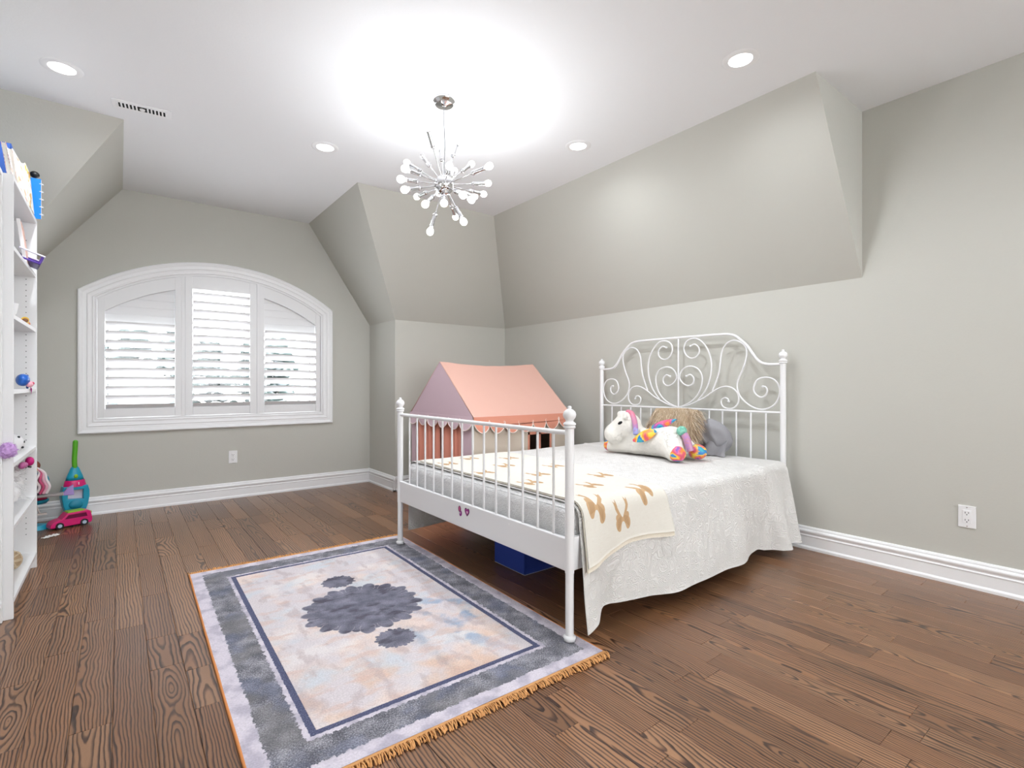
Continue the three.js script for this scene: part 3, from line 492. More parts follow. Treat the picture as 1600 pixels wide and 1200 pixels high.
{
  // bow print
  const cw = 1024, chh = 2048, cv = document.createElement('canvas'); cv.width = cw; cv.height = chh; const c = cv.getContext('2d'), L = 2.0, Wm = 0.72;
  c.fillStyle = '#dedad0'; c.fillRect(0, 0, cw, chh);
  for (let i = 0; i < 9000; i++) { c.fillStyle = rnd() < 0.5 ? 'rgba(255,255,255,0.10)' : 'rgba(190,175,150,0.10)'; c.fillRect(rnd() * cw, rnd() * chh, 3 + rnd() * 26, 2); }
  const bow = (x, q, rot) => {                                        // loops hang towards the near side, tails point to the far side
    c.save(); c.translate((x - 1.53) / Wm * cw, (1 - (q + 1.55) / L) * chh); c.rotate(rot + Math.PI); c.scale(cw / Wm * 0.047, chh / L * 0.047); c.fillStyle = '#c1a07a'; c.strokeStyle = '#a98660'; c.lineWidth = 0.06;
    for (const s of [-1, 1]) {
      c.beginPath(); c.moveTo(0, -0.1); c.bezierCurveTo(s * 0.6, -0.75, s * 1.15, -0.6, s * 0.95, 0); c.bezierCurveTo(s * 1.25, 0.5, s * 0.9, 1.15, s * 0.6, 1.1); c.bezierCurveTo(s * 0.25, 1.05, s * 0.45, 0.4, 0, 0.25); c.closePath(); c.fill();
      c.beginPath(); c.moveTo(s * 0.05, -0.1); c.lineTo(s * 0.62, -1.05); c.lineTo(s * 0.66, -1.75); c.lineTo(s * 0.85, -1.45); c.lineTo(s * 1.06, -1.65); c.lineTo(s * 0.98, -1.0); c.lineTo(s * 0.4, -0.05); c.closePath(); c.fill();
      for (let k = 0; k < 5; k++) { c.beginPath(); c.moveTo(s * (0.2 + k * 0.13), -0.3 + k * 0.05); c.lineTo(s * (0.35 + k * 0.12), 0.5 + k * 0.1); c.stroke(); }
    } c.restore();
  };
  const Zq = (z) => z - (zN - RC);
  for (const [x, z, r] of [[1.98, -1.56, 0.35], [1.63, -1.53, -0.35], [1.83, -1.74, 0.1], [2.08, -1.9, -0.05], [1.64, -1.97, 0.1], [1.83, -2.13, 0], [2.08, -2.28, 0.08], [1.62, -2.36, -0.05], [1.85, -2.47, 0.05], [2.06, -2.7, 0], [1.62, -2.75, 0], [1.85, -2.86, 0]]) bow(x, Zq(z), r);
  bow(1.79, AL + 0.035, 0.06);
  const tex = new THREE.CanvasTexture(cv); tex.colorSpace = THREE.SRGBColorSpace; tex.flipY = true; tex.wrapS = tex.wrapT = THREE.ClampToEdgeWrapping;
  const mat = S({ map: tex, roughness: 0.95 }), plain = S({ color: 0xe9e0cf, roughness: 0.95, bumpMap: tiled(weaveTex, 30), bumpScale: 0.0006 });
  const bl = thing('throw_blanket', 'folded cream throw blanket with golden bow pattern across the bed', 'blanket');
  const layer = (lift, th, dh) => sheet((u, v) => {
    const q1 = AL + 0.183 - 0.055 * smooth(0, 0.55, u) + 0.012 * smooth(0.6, 1, u) + dh, q = lerp(-1.4, q1, v), hangT = smooth(-0.1, AL + 0.16, q);
    const xr = lerp(2.26, 2.115, smooth(-0.75, -0.05, q)) + 0.015 * hangT, xl = 1.548 - 0.005 * hangT, x = lerp(xl, xr, u);
    const p = drape(x, q, lift + hangT * (0.006 + 0.008 * Math.sin(u * 7 + 0.6))); p.u = (x - 1.53) / Wm; p.v = (q + 1.55) / L;
    if (lift > 0.012) { p.y += 0.003 * smooth(0.03, 0, Math.min(u, 1 - u)) * -1; }
    return p;
  }, 60, 130, th);
  obj('lower_fold', layer(0.0085, -0.0045, 0.022), plain, bl);
  obj('upper_fold', layer(0.0155, -0.006, 0), mat, bl);
}
// ---------------------------------------------------------------- pillows and plush toy on the bed
{
  const cushion = (w, h, d, amp, sd) => { const g = new THREE.SphereGeometry(1, 48, 36), p = g.attributes.position; for (let i = 0; i < p.count; i++) { let x = p.getX(i), y = p.getY(i), z = p.getZ(i); const m = Math.max(Math.abs(x), Math.abs(y), 1e-6), r = Math.hypot(x, y), k = lerp(1, r / m, 0.8); const e = clamp(r); let X = x * k, Y = y * k, Z = z * (1 - 0.25 * e); const n = amp * (fbm(x * 2 + sd, y * 2, z * 2, 4)); p.setXYZ(i, X * w / 2 * (1 + n * 0.4), Y * h / 2 * (1 + n * 0.4), Z * d / 2 * (1 + n * 2.2)); } g.computeVertexNormals(); return g; };
  // long haired cushion
  const fp = thing('furry_cushion', 'shaggy beige faux fur cushion leaning behind the plush toy', 'cushion', [3.22, 0.738, -2.262]);
  const R = new THREE.Matrix4().makeRotationFromEuler(new THREE.Euler(0, -Math.PI / 2, 0)).premultiply(new THREE.Matrix4().makeRotationZ(-0.42)), base = cushion(0.39, 0.33, 0.15, 0.06, 3).applyMatrix4(R);
  obj('cushion_body', base, flat(0xb9a488, 1), fp);
  const p = base.attributes.position, n = base.attributes.normal, P = [], C = [], I = [], col = new THREE.Color();
  for (let k = 0; k < 8500; k++) {
    const i = Math.floor(rnd() * p.count), j = Math.min(p.count - 1, i + (rnd() < 0.5 ? 1 : 49)), t = rnd(), a = V(lerp(p.getX(i), p.getX(j), t), lerp(p.getY(i), p.getY(j), t), lerp(p.getZ(i), p.getZ(j), t)), nn = V(n.getX(i), n.getY(i), n.getZ(i));
    if (Math.hypot(p.getX(i) - p.getX(j), p.getY(i) - p.getY(j), p.getZ(i) - p.getZ(j)) > 0.05) continue;
    const L = rr(0.045, 0.09), clump = noise(a.y * 26, a.z * 26, a.x * 26), dir = V(0.0, -0.75, 0.28 + clump * 0.8).addScaledVector(nn, 0.42).add(V(rr(-0.2, 0.2), rr(-0.2, 0.2), rr(-0.25, 0.25))).normalize(), side = V(rr(-1, 1), rr(-0.3, 0.3), rr(-1, 1)).normalize().multiplyScalar(rr(0.0007, 0.0014));
    const b = a.clone().addScaledVector(nn, 0.012).addScaledVector(dir, L * 0.5), e = b.clone().addScaledVector(dir, L * 0.5); e.y -= 0.006; b.y = Math.max(b.y, -0.16); e.y = Math.max(e.y, -0.163); const o = P.length / 3;
    for (const [q, w] of [[a, 1], [b, 0.8], [e, 0.15]]) P.push(q.x + side.x * w, q.y + side.y * w, q.z + side.z * w, q.x - side.x * w, q.y - side.y * w, q.z - side.z * w);
    const tone = rr(-0.5, 0.6) + clump * 0.5; col.set(tone > 0.35 ? 0xe6d7c2 : tone > 0 ? 0xd6c3aa : tone > -0.3 ? 0xc5ac90 : 0xab9072); for (let q = 0; q < 6; q++) C.push(col.r, col.g, col.b);
    I.push(o, o + 2, o + 1, o + 1, o + 2, o + 3, o + 2, o + 4, o + 3, o + 3, o + 4, o + 5);
  }
  const fg = new THREE.BufferGeometry(); fg.setAttribute('position', new THREE.Float32BufferAttribute(P, 3)); fg.setAttribute('color', new THREE.Float32BufferAttribute(C, 3)); fg.setIndex(I); fg.computeVertexNormals();
  obj('fur', fg, S({ vertexColors: true, roughness: 0.9, side: THREE.DoubleSide }), fp).userData.kind = 'stuff';
  // slumped grey pillow
  const gp = sdfGeo((x, y, z) => {
    const w = 0.02 * fbm(x * 5, y * 5, z * 5, 3), px = x - 3.375 + 0.3 * (y - 0.68), py = y - 0.69, pz = z + 2.1;
    const q = Math.pow(Math.pow(Math.abs(px) / 0.085, 2.2) + Math.pow(Math.abs(py) / 0.135, 2.6) + Math.pow(Math.abs(pz) / 0.215, 3), 1 / 2.6) - 1;
    const crease = 0.012 * Math.abs(Math.sin(pz * 23 + py * 14 + 3 * noise(px * 6, py * 6, pz * 6)));
    return Math.max(q * 0.09 + w + crease, 0.562 - y);
  }, [3.36, 0.7, -2.1], 0.27, 60);
  const gt = thing('grey_pillow', 'slumped grey fabric pillow against the headboard, right of furry cushion', 'pillow');
  const gm = S({ color: 0x97969a, roughness: 0.9, bumpMap: tiled(weaveTex, 8), bumpScale: 0.0008, side: THREE.DoubleSide });
  obj('pillow_body', boxUV(gp), gm, gt);
  obj('pillow_flap', sheet((u, v) => { const z = lerp(-2.06, -1.91, u), y = lerp(0.7, 0.566, v), x = 3.32 - 0.02 * v + 0.05 * u + 0.018 * Math.sin(u * 8 + v * 4) - 0.05 * v * u; return V(x, y + 0.01 * Math.sin(u * 9) * (1 - v), z + 0.03 * v * u); }, 24, 20, 0.004), gm, gt);

  // winged unicorn plush lying on its belly, head towards the window side
  const t = thing('plush_unicorn', 'large white winged plush unicorn with rainbow hooves lying on the bed', 'plush toy');
  const caps = [[[2.96, 0.652, -2.34, 0.088], [2.985, 0.672, -2.1, 0.108], 0], [[2.955, 0.68, -2.36, 0.066], [2.92, 0.765, -2.39, 0.07], 0.04], [[2.915, 0.785, -2.41, 0.078], [2.905, 0.775, -2.43, 0.08], 0.03], [[2.885, 0.722, -2.485, 0.076], [2.872, 0.706, -2.5, 0.076], 0.035],
    [[2.93, 0.63, -2.36, 0.056], [2.905, 0.607, -2.56, 0.042], 0.025], [[3.02, 0.63, -2.38, 0.055], [3.06, 0.607, -2.55, 0.043], 0.03], [[2.94, 0.645, -2.06, 0.085], [2.85, 0.622, -1.985, 0.056], 0.035], [[3.03, 0.645, -2.05, 0.08], [3.045, 0.615, -1.97, 0.048], 0.03],
    [[2.9, 0.85, -2.435, 0.024], [2.88, 0.853, -2.46, 0.018], 0.02], [[2.87, 0.85, -2.39, 0.018], [2.84, 0.83, -2.375, 0.014], 0.02]];
  const body = (x, y, z) => { let d = 9; for (const [a, b, k] of caps) { const e = capsule(x, y, z, a, b); d = d > 8 ? e : smin(d, e, k || 0.02); } return Math.max(d + 0.0022 * noise(x * 70, y * 70, z * 70), 0.5685 - y); };
  obj('body', boxUV(sdfGeo(body, [2.96, 0.72, -2.27], 0.37, 96)), S({ color: 0xf0ece4, roughness: 1, bumpMap: tiled(fuzzTex, 14), bumpScale: 0.003 }), t);
  const pal = [0xd8546a, 0xf08a3c, 0xf2cf4a, 0x2b7fc4, 0x35b0bd, 0x8a5cb0, 0xe0689a];
  const rainbow = (g, sc, off) => paint(g, (x, y, z) => pal[Math.floor(((0.5 + 0.75 * noise(x * sc + off, y * sc, z * sc) + (y + z * 0.6) * sc * 0.11) % 1 + 1) % 1 * 6.99)]);
  const foil = PH({ vertexColors: true, roughness: 0.35, clearcoat: 0.4, side: THREE.DoubleSide });
  const hoof = (x, y, z, r, sx, sy, sz, ry, off, nm = 'hoof') => obj(nm, rainbow(new THREE.SphereGeometry(r, 40, 30).scale(sx, sy, sz).rotateY(ry).translate(x, y, z), 22, off), foil, t);
  hoof(2.91, 0.612, -2.585, 0.048, 1, 0.92, 0.8, 0, 1); hoof(3.06, 0.612, -2.575, 0.046, 1, 0.92, 0.8, 0, 5);
  hoof(2.845, 0.618, -1.955, 0.056, 1, 0.9, 0.72, -0.75, 9); hoof(3.04, 0.618, -1.935, 0.06, 0.9, 0.84, 1.05, 0.2, 14);
  const wing = (root, tip, up, wd, off) => { const ax = tip.clone().sub(root), g = sheet((u, v) => { const w = wd * Math.pow(Math.sin(Math.PI * Math.pow(u, 0.8)), 0.75) * (v - 0.5) * 2; return root.clone().addScaledVector(ax, u).addScaledVector(up, w).add(V(-0.012 * Math.sin(Math.PI * u) * (1 - (2 * v - 1) ** 2), 0, 0)); }, 30, 14, 0.012); return obj('wing', rainbow(g, 17, off), foil, t); };
  wing(V(2.895, 0.745, -2.15), V(2.84, 0.672, -2.3), V(0.15, 0.9, -0.35).normalize(), 0.032, 3);
  wing(V(2.94, 0.745, -2.25), V(2.99, 0.83, -2.06), V(0.1, 0.85, -0.5).normalize(), 0.028, 7);
  obj('mane', paint(tube([V(2.905, 0.866, -2.41), V(2.9, 0.858, -2.37), V(2.885, 0.82, -2.335), V(2.87, 0.765, -2.31), V(2.862, 0.715, -2.3)], 0.019, 24, 10), (x, y, z, i) => [0xd2788f, 0xc7819f, 0xb47fb4, 0x9fa2d8][Math.floor(clamp((0.87 - y) / 0.14) * 3.2 + LAT[i] * 0.7)]), foil, t);
  { // eye sits on the surface of the cheek that faces the room
    const o = V(2.9, 0.782, -2.43), d = V(-0.84, 0.1, 0.2).normalize(); let a = 0, b = 0.2; for (let k = 0; k < 30; k++) { const m = (a + b) / 2; if (body(o.x + d.x * m, o.y + d.y * m, o.z + d.z * m) < 0) a = m; else b = m; }
    const e = obj('eye', ball(0, 0, 0, 0.019, 0.3, 0.55, 1), flat(0x161616, 0.25), t); e.position.copy(o).addScaledVector(d, a); e.rotation.set(-0.55, 0.25, 0);
  }
  obj('tail', paint(tube([V(2.97, 0.735, -1.99), V(2.955, 0.72, -1.965), V(2.95, 0.68, -1.945), V(2.955, 0.63, -1.93)], 0.024, 24, 12), (x, y, z, i) => (LAT[i] > 0.5 ? 0xb784bd : 0xc98a9c)), foil, t);
  obj('tail_tuft', paint(ball(2.955, 0.757, -1.995, 0.034, 1, 0.95, 0.95), (x, y, z) => (noise(x * 60, y * 60, z * 60) > 0 ? 0x8fcdb8 : 0x6fb5a0)), S({ vertexColors: true, roughness: 0.9 }), t);
}
// ---------------------------------------------------------------- play tent
{
  const t = thing('play_tent', 'pink and lilac house shaped play tent between bed and back wall', 'play tent');
  const X0 = 2.22, X1 = 3.28, Z0 = -4.47, Z1 = -3.4, YE = 0.8, YR = 1.262, ZR = -3.925;
  const cl = (c, r = 0.9) => S({ color: c, roughness: r, bumpMap: tiled(weaveTex, 12), bumpScale: 0.0005, side: THREE.DoubleSide });
  const peach = cl(0xdcafa0), coral = cl(0xd9917a), lilac = cl(0xd6bbc5), beige = cl(0xd3c5b5), trimW = cl(0xf0e2da);
  const roof = (s) => sheet((u, v) => { const x = lerp(X0, X1, u), z1 = s > 0 ? Z1 + 0.012 : Z0 - 0.012, sag = -0.028 * Math.sin(Math.PI * u) * (1 - 0.5 * v) - 0.02 * Math.sin(Math.PI * u) * v; return V(x, lerp(YR, YE, v) + sag + 0.004 * noise(x * 8, v * 6), lerp(ZR, z1, v)); }, 40, 26, s > 0 ? 0.004 : -0.004);
  obj('roof_panel', roof(1), peach, t); obj('roof_panel', roof(-1), peach, t);
  for (const x of [X0, X1]) obj('gable', extrude([[-Z0, YE], [-Z1, YE], [-ZR, YR]].map(([a, b]) => [a, b]), 0.003).rotateY(Math.PI / 2).translate(x, 0, 0), lilac, t);
  // scalloped valances with pale edging
  const valance = (L, n, drop, mat) => { const s = new THREE.Shape(), e = []; s.moveTo(0, 0); s.lineTo(L, 0); const st = L / n; for (let i = n; i > 0; i--) for (let k = 0; k <= 10; k++) { const x = i * st - k / 10 * st, y = -drop * (0.45 + 0.55 * Math.pow(Math.sin(Math.PI * k / 10), 0.7)); s.lineTo(x, y); e.push(V(x, y, 0.002)); } s.lineTo(0, 0); return [new THREE.ExtrudeGeometry(s, { depth: 0.004, bevelEnabled: false }), tube(e, 0.0042, e.length * 2, 6), mat]; };
  const sway = (g, a) => { const p = g.attributes.position; for (let i = 0; i < p.count; i++) p.setZ(i, p.getZ(i) + clamp(-p.getY(i) / 0.09) * (0.012 + a * Math.sin(p.getX(i) * 21))); g.computeVertexNormals(); return g; };
  { const [g, e] = valance(Z1 - Z0 + 0.02, 6, 0.112); const v = obj('valance', sway(g, 0.006).rotateY(-Math.PI / 2).translate(X0 - 0.006, YE + 0.004, Z0 - 0.01), lilac, t); obj('edging', sway(e, 0.006).rotateY(-Math.PI / 2).translate(X0 - 0.006, YE + 0.004, Z0 - 0.01), trimW, v); }
  { const [g, e] = valance(X1 - X0, 7, 0.125); const sg = (q) => { const p = q.attributes.position; for (let i = 0; i < p.count; i++) p.setY(i, p.getY(i) - 0.02 * Math.sin(Math.PI * clamp(p.getX(i) / (X1 - X0)))); return q; }; const v = obj('valance', sg(sway(g, 0.006)).translate(X0, YE + 0.003, Z1 + 0.012), coral, t); obj('edging', sg(sway(e, 0.006)).translate(X0, YE + 0.003, Z1 + 0.012), trimW, v); }
  // walls
  const side = (z, nz) => sheet((u, v) => V(lerp(X0, X1, u), lerp(YE, 0.01, v), z + nz * (0.012 * Math.sin(u * 13 + v * 2) * Math.sin(Math.PI * u) + 0.012 * noise(u * 5, v * 4))), 50, 24, 0.003);
  {
    const patch = (xa, xb, ya, yb) => sheet((u, v) => { const x = lerp(xa, xb, u), y = lerp(yb, ya, v), U = (x - X0) / (X1 - X0), W = (YE - y) / YE; return V(x, y, Z1 - 0.012 + (0.012 * Math.sin(U * 13 + W * 2) * Math.sin(Math.PI * U) + 0.01 * noise(U * 5, W * 4)) * smooth(0.02, 0.12, Math.max(2.8 - x, x - 3.06, y - 0.65, 0.43 - y, 0.02))); }, Math.max(2, Math.round((xb - xa) * 40)), 16, 0.003);
    obj('side_wall', [patch(X0, 2.812, 0.01, YE), patch(3.048, X1, 0.01, YE), patch(2.812, 3.048, 0.642, YE), patch(2.812, 3.048, 0.01, 0.434), patch(2.922, 2.938, 0.434, 0.642)], beige, t);
  } obj('side_wall', side(Z0 + 0.02, -1), beige, t);
  obj('rear_wall', box(X1 - 0.004, X1, 0.01, YE, Z0 + 0.01, Z1 - 0.01), beige, t);
  for (const [a, b] of [[Z0 + 0.004, Z0 + 0.09], [Z1 - 0.16, Z1 - 0.004]]) obj('front_strip', box(X0, X0 + 0.003, 0.01, YE, a, b), lilac, t);
  const curtain = (a, b) => sheet((u, v) => { const gather = 1 - 0.12 * v; return V(X0 + 0.022 + 0.016 * Math.sin(u * 40 + 2 * Math.sin(u * 9)) + 0.006 * Math.sin(u * 17 + v * 3), lerp(YE, 0.02, v), lerp(a, b, u)); }, 110, 20, 0.002);
  obj('curtain', curtain(Z0 + 0.05, -3.945), cl(0xe09682), t); obj('curtain', curtain(-3.944, Z1 - 0.1), cl(0xe09682), t);
  // side window
  const w = obj('window_trim', [box(2.795, 3.065, 0.628, 0.652, Z1 - 0.0115, Z1 - 0.0065), box(2.795, 3.065, 0.425, 0.449, Z1 - 0.0115, Z1 - 0.0065), box(2.795, 2.815, 0.425, 0.652, Z1 - 0.0115, Z1 - 0.0065), box(3.045, 3.065, 0.425, 0.652, Z1 - 0.0115, Z1 - 0.0065), box(2.92, 2.94, 0.425, 0.652, Z1 - 0.0115, Z1 - 0.0065)], coral, t);
  for (const z of [Z0 + 0.012, Z1 - 0.012]) for (const x of [X0 + 0.012, X1 - 0.012]) obj('pole', rod(V(x, 0, z), V(x, YE - 0.01, z), 0.008), flat(0xf0f0f0, 0.5), t);
  obj('ridge_pole', rod(V(X0 + 0.008, YR - 0.045, ZR), V(X1 - 0.008, YR - 0.045, ZR), 0.007), flat(0xf0f0f0, 0.5), t);
}
// ---------------------------------------------------------------- blue fabric bin under the bed
{
  const t = thing('fabric_bin', 'royal blue fabric storage bin with white piping under the bed', 'storage bin', [1.9, 0.001, -2.345], 0.0);
  const b = flat(0x2f4cb0, 0.85), hw = 0.115, hd = 0.14, pts = [[-hw, -hd], [hw, -hd], [hw, hd], [-hw, hd]];
  pts.forEach(([x, z], i) => { const [x2, z2] = pts[(i + 1) % 4], bow = 0.008; obj('side_panel', sheet((u, v) => { const o = Math.sin(Math.PI * u) * bow * Math.sin(Math.PI * v); const nx = (z2 - z), nz = -(x2 - x), l = Math.hypot(nx, nz); return V(lerp(x, x2, u) + nx / l * o, lerp(0.004, 0.25, v), lerp(z, z2, u) + nz / l * o); }, 12, 8, 0.004), S({ color: 0x2f4cb0, roughness: 0.85, side: THREE.DoubleSide }), t); });
  obj('base', box(-hw, hw, 0, 0.006, -hd, hd), b, t);
  obj('piping', pts.map(([x, z], i) => { const [x2, z2] = pts[(i + 1) % 4]; return rod(V(x, 0.0055, z), V(x2, 0.0055, z2), 0.0045, 0.0045, 8); }), flat(0xd9dde4, 0.7), t);
}
// ---------------------------------------------------------------- bookcases
const SH = [0.09, 0.414, 0.704, 1.042, 1.39, 1.707];                   // heights of the shelves
function bookcase(x1, z0, z1, shelves, label) {
  const t = thing('bookcase', label, 'bookcase', [0, 0, 0], 0, 'white bookcases'), x0 = x1 - 0.28, T = 0.018;
  const side = (z) => obj('side_panel', rbox(x0, x1, 0.001, 2.02, z, z + T, 0.0012, 1), M.lacquer, t);
  side(z0);
  const far = t.children[0];
  for (const [dx] of [[0.045], [0.235]]) { const g = []; for (let y = 0.2; y < 1.9; y += 0.032) if (!SH.some((s) => Math.abs(s - y) < 0.03)) g.push(rod(V(x1 - dx, y, z0 + T - 0.0005), V(x1 - dx, y, z0 + T + 0.0004), 0.0026, 0.0026, 6)); obj('pin_holes', g, M.slot, far); }
  side(z1 - T);
  obj('top_panel', rbox(x0, x1, 2.0, 2.022, z0 + T, z1 - T, 0.001, 1), M.lacquer, t);
  for (const y of shelves) obj('shelf', rbox(x0 + 0.008, x1 - (y < 0.1 ? 0.0 : 0.004), y - 0.02, y, z0 + T, z1 - T, 0.001, 1), M.lacquer, t);
  obj('kick_board', box(x1 - 0.04, x1 - 0.028, 0.001, 0.07, z0 + T, z1 - T), M.lacquer, t);
  obj('back_panel', box(x0, x0 + 0.006, 0.06, 2.0, z0 + T, z1 - T), M.lacquer, t);
}
bookcase(-0.383, -4.058, -3.216, SH, 'tall white open bookcase nearest the window');
bookcase(-0.416, -3.206, -2.404, [0.09, 0.378, 0.727, 1.042, 1.39, 1.707], 'tall white open bookcase at the left edge, nearer the camera');
// ---------------------------------------------------------------- things on the bookcase
function print(cols, n, sd) {                                          // colourful cover print
  seed = sd; const c = document.createElement('canvas'); c.width = 128; c.height = 160; const q = c.getContext('2d'); q.fillStyle = cols[0]; q.fillRect(0, 0, 128, 160);
  for (let i = 0; i < n; i++) { q.fillStyle = cols[1 + Math.floor(rnd() * (cols.length - 1))]; q.save(); q.translate(rnd() * 128, rnd() * 160); q.rotate(rr(-0.5, 0.5)); if (rnd() < 0.5) { q.fillRect(-20, -4, rr(15, 60), rr(5, 22)); } else { q.beginPath(); q.ellipse(0, 0, rr(6, 24), rr(4, 14), 0, 0, 7); q.fill(); } q.restore(); }
  const t = new THREE.CanvasTexture(c); t.colorSpace = THREE.SRGBColorSpace; return S({ map: t, roughness: 0.35 });
}
function book(x, y, z, w, h, d, cover, lean, turn, label, cat = 'book') { // stands on its lower edge, cover facing +x, leaning back
  const t = thing('book', label, cat, [x, y, z], turn, 'books on top of the bookcase'); t.rotation.order = 'YXZ'; t.rotation.z = lean;
  const uvFix = (g) => g;
  obj('cover', uvFix(new THREE.BoxGeometry(0.003, h, w).translate(d / 2, h / 2, 0)), cover, t); obj('back_cover', new THREE.BoxGeometry(0.003, h, w).translate(-d / 2, h / 2, 0), cover, t);
  obj('pages', new THREE.BoxGeometry(d - 0.003, h - 0.006, w - 0.006).translate(0, h / 2, 0), flat(0xf2efe8, 0.8), t); return t;
}
const TOP = 2.0225;
book(-0.405, TOP, -3.37, 0.24, 0.15, 0.014, print(['#f5f1ec', '#2a2f45', '#b9708a', '#e9a26a', '#3b3b48'], 26, 11), 0.14, 0.05, 'magazine with dark and pink cover lying at left on bookcase top');
book(-0.4, TOP, -3.61, 0.22, 0.21, 0.016, print(['#f7f3ee', '#e7a471', '#f0cdb0', '#d98d6a', '#ffffff'], 22, 23), 0.12, -0.04, 'white and orange magazine on bookcase top');
book(-0.393, TOP, -3.83, 0.18, 0.225, 0.02, print(['#fbf6ea', '#f2b90f', '#f6cf3a', '#c98b4f', '#ffffff'], 26, 37), 0.08, 0.0, 'yellow striped magazine on bookcase top');
{
  const t = thing('gift_box', 'dark blue open carton behind magazines on bookcase top', 'box', [-0.515, TOP, -3.88], 0.02);
  const b = flat(0x254f9a, 0.6); for (const [x0, x1, z0, z1] of [[-0.06, -0.056, -0.15, 0.15], [0.056, 0.06, -0.15, 0.15], [-0.06, 0.06, -0.15, -0.146], [-0.06, 0.06, 0.146, 0.15]]) obj('side_panel', box(x0, x1, 0.002, 0.31, z0, z1), b, t);
  obj('base', box(-0.06, 0.06, 0, 0.004, -0.15, 0.15), b, t); obj('flap', box(-0.06, 0.06, 0.308, 0.311, -0.15, 0.06), flat(0x6a86bd, 0.6), t);
}
{
  const t = thing('spiral_notebook', 'bright blue spiral notebook standing at the bookcase end', 'notebook', [-0.385, TOP, -4.02], -0.05);
  t.rotation.order = 'YXZ'; const w = 0.046, h = 0.235;
  obj('cover', rbox(-w / 2, w / 2, 0.002, h, 0, 0.004, 0.0015, 1), flat(0x1583e0, 0.4), t); obj('pages', box(-w / 2 + 0.004, w / 2, 0.005, h - 0.004, -0.012, 0), flat(0xf4f2ee, 0.8), t);
  for (let i = 0; i < 5; i++) obj('binding_ring', new THREE.TorusGeometry(0.009, 0.0022, 8, 16).rotateX(Math.PI / 2).translate(w / 2, 0.03 + i * 0.044, -0.004), flat(0xe9e9ec, 0.4), t);
  tag(obj('toy_ball', ball(-0.39, TOP + 0.2568, -4.024, 0.022, 1, 0.9, 1), flat(0x141414, 0.4)), 'small black toy lying on top of the blue notebook', 'toy').position.set(0, 0, 0);
}
// top compartment
{
  const y = SH[5] + 0.0005;
  const t = thing('picture_board', 'pink board with white rounded edge on top shelf', 'board', [-0.412, y, -3.87], 0.05); t.rotation.order = 'YXZ'; t.rotation.z = 0.12;
  const sh = (w, h, r) => { const s = new THREE.Shape(); s.moveTo(-w + r, 0); s.lineTo(w - r - 0.03, 0); s.quadraticCurveTo(w - 0.03, 0, w - 0.03, r); s.lineTo(w, h - r); s.quadraticCurveTo(w, h, w - r, h); s.lineTo(-w, h); s.lineTo(-w, 0); return s; };
  obj('rim', extrude(sh(0.12, 0.24, 0.02), 0.012, 0.002).rotateY(Math.PI / 2), flat(0xf4f1f0, 0.4), t); obj('face', extrude(sh(0.108, 0.222, 0.018), 0.003).translate(0, 0.009, 0.013).rotateY(Math.PI / 2), flat(0xeec3b5, 0.5), t);
  const s = thing('toy_shell', 'pink ribbed shell toy behind the purple tray', 'toy', [-0.56, y + 0.0, -3.88]);
  for (let i = 0; i < 6; i++) obj('rib', ball(0, 0.035, 0, 0.05, 0.5, 0.95, 0.22).rotateX(0).translate(0.004 * i, 0.012, -0.06 + i * 0.024), flat([0xd884b0, 0xe3b6c6, 0xcf7fa6][i % 3], 0.4), s);
  obj('knob', ball(0.0, 0.085, 0.03, 0.018, 0.8, 1.3, 0.8), flat(0xd98a3a, 0.5), s);
  const p = thing('purple_tray', 'purple and white plastic tray overhanging the top shelf', 'tray', [-0.41, y + 0.026, -3.83], 0.15); p.rotation.order = 'YXZ'; p.rotation.z = -0.35; p.scale.set(0.8, 0.8, 0.66);
  obj('tray_body', [rbox(-0.06, 0.075, 0, 0.012, -0.13, 0.13, 0.005), rbox(0.06, 0.075, 0, 0.06, -0.13, 0.13, 0.005), rbox(-0.06, 0.075, 0, 0.06, -0.13, -0.118, 0.004)], flat(0x4b2492, 0.35), p);
  obj('rim', [rbox(0.058, 0.08, 0.058, 0.068, -0.135, 0.135, 0.004), rbox(-0.06, 0.08, 0.058, 0.068, -0.137, -0.115, 0.004), rbox(-0.06, 0.08, 0.058, 0.068, 0.115, 0.137, 0.004)], flat(0xeae6f2, 0.4), p);
}
{
  const y = SH[4] + 0.0005, t = thing('toy_figure', 'small yellow and orange toy lying on the second shelf', 'toy', [-0.41, y, -3.84], 0.1);
  obj('body', rod(V(0, 0.02, 0.1), V(0, 0.016, -0.06), 0.016, 0.013, 12), flat(0xeec22e, 0.5), t); obj('cap', ball(0, 0.016, 0.11, 0.013, 1, 0.9, 1.1), flat(0x7d4f2e, 0.6), t); obj('claw', [ball(0.006, 0.015, -0.08, 0.015, 1, 0.85, 1.4), ball(-0.006, 0.012, -0.11, 0.012, 1, 0.8, 1.3)], flat(0xdf8650, 0.5), t);
  const w = thing('white_bowl', 'white round bowl at the near end of second shelf', 'bowl', [-0.5, y, -3.72]); obj('bowl_body', lathe([[0.0001, 0], [0.04, 0], [0.07, 0.05], [0.078, 0.1], [0.074, 0.1], [0.064, 0.05], [0.036, 0.008], [0.0001, 0.008]], 28), M.white, w); obj('foot_ring', lathe([[0.036, 0], [0.045, 0], [0.045, 0.006]], 24), M.white, w);
}
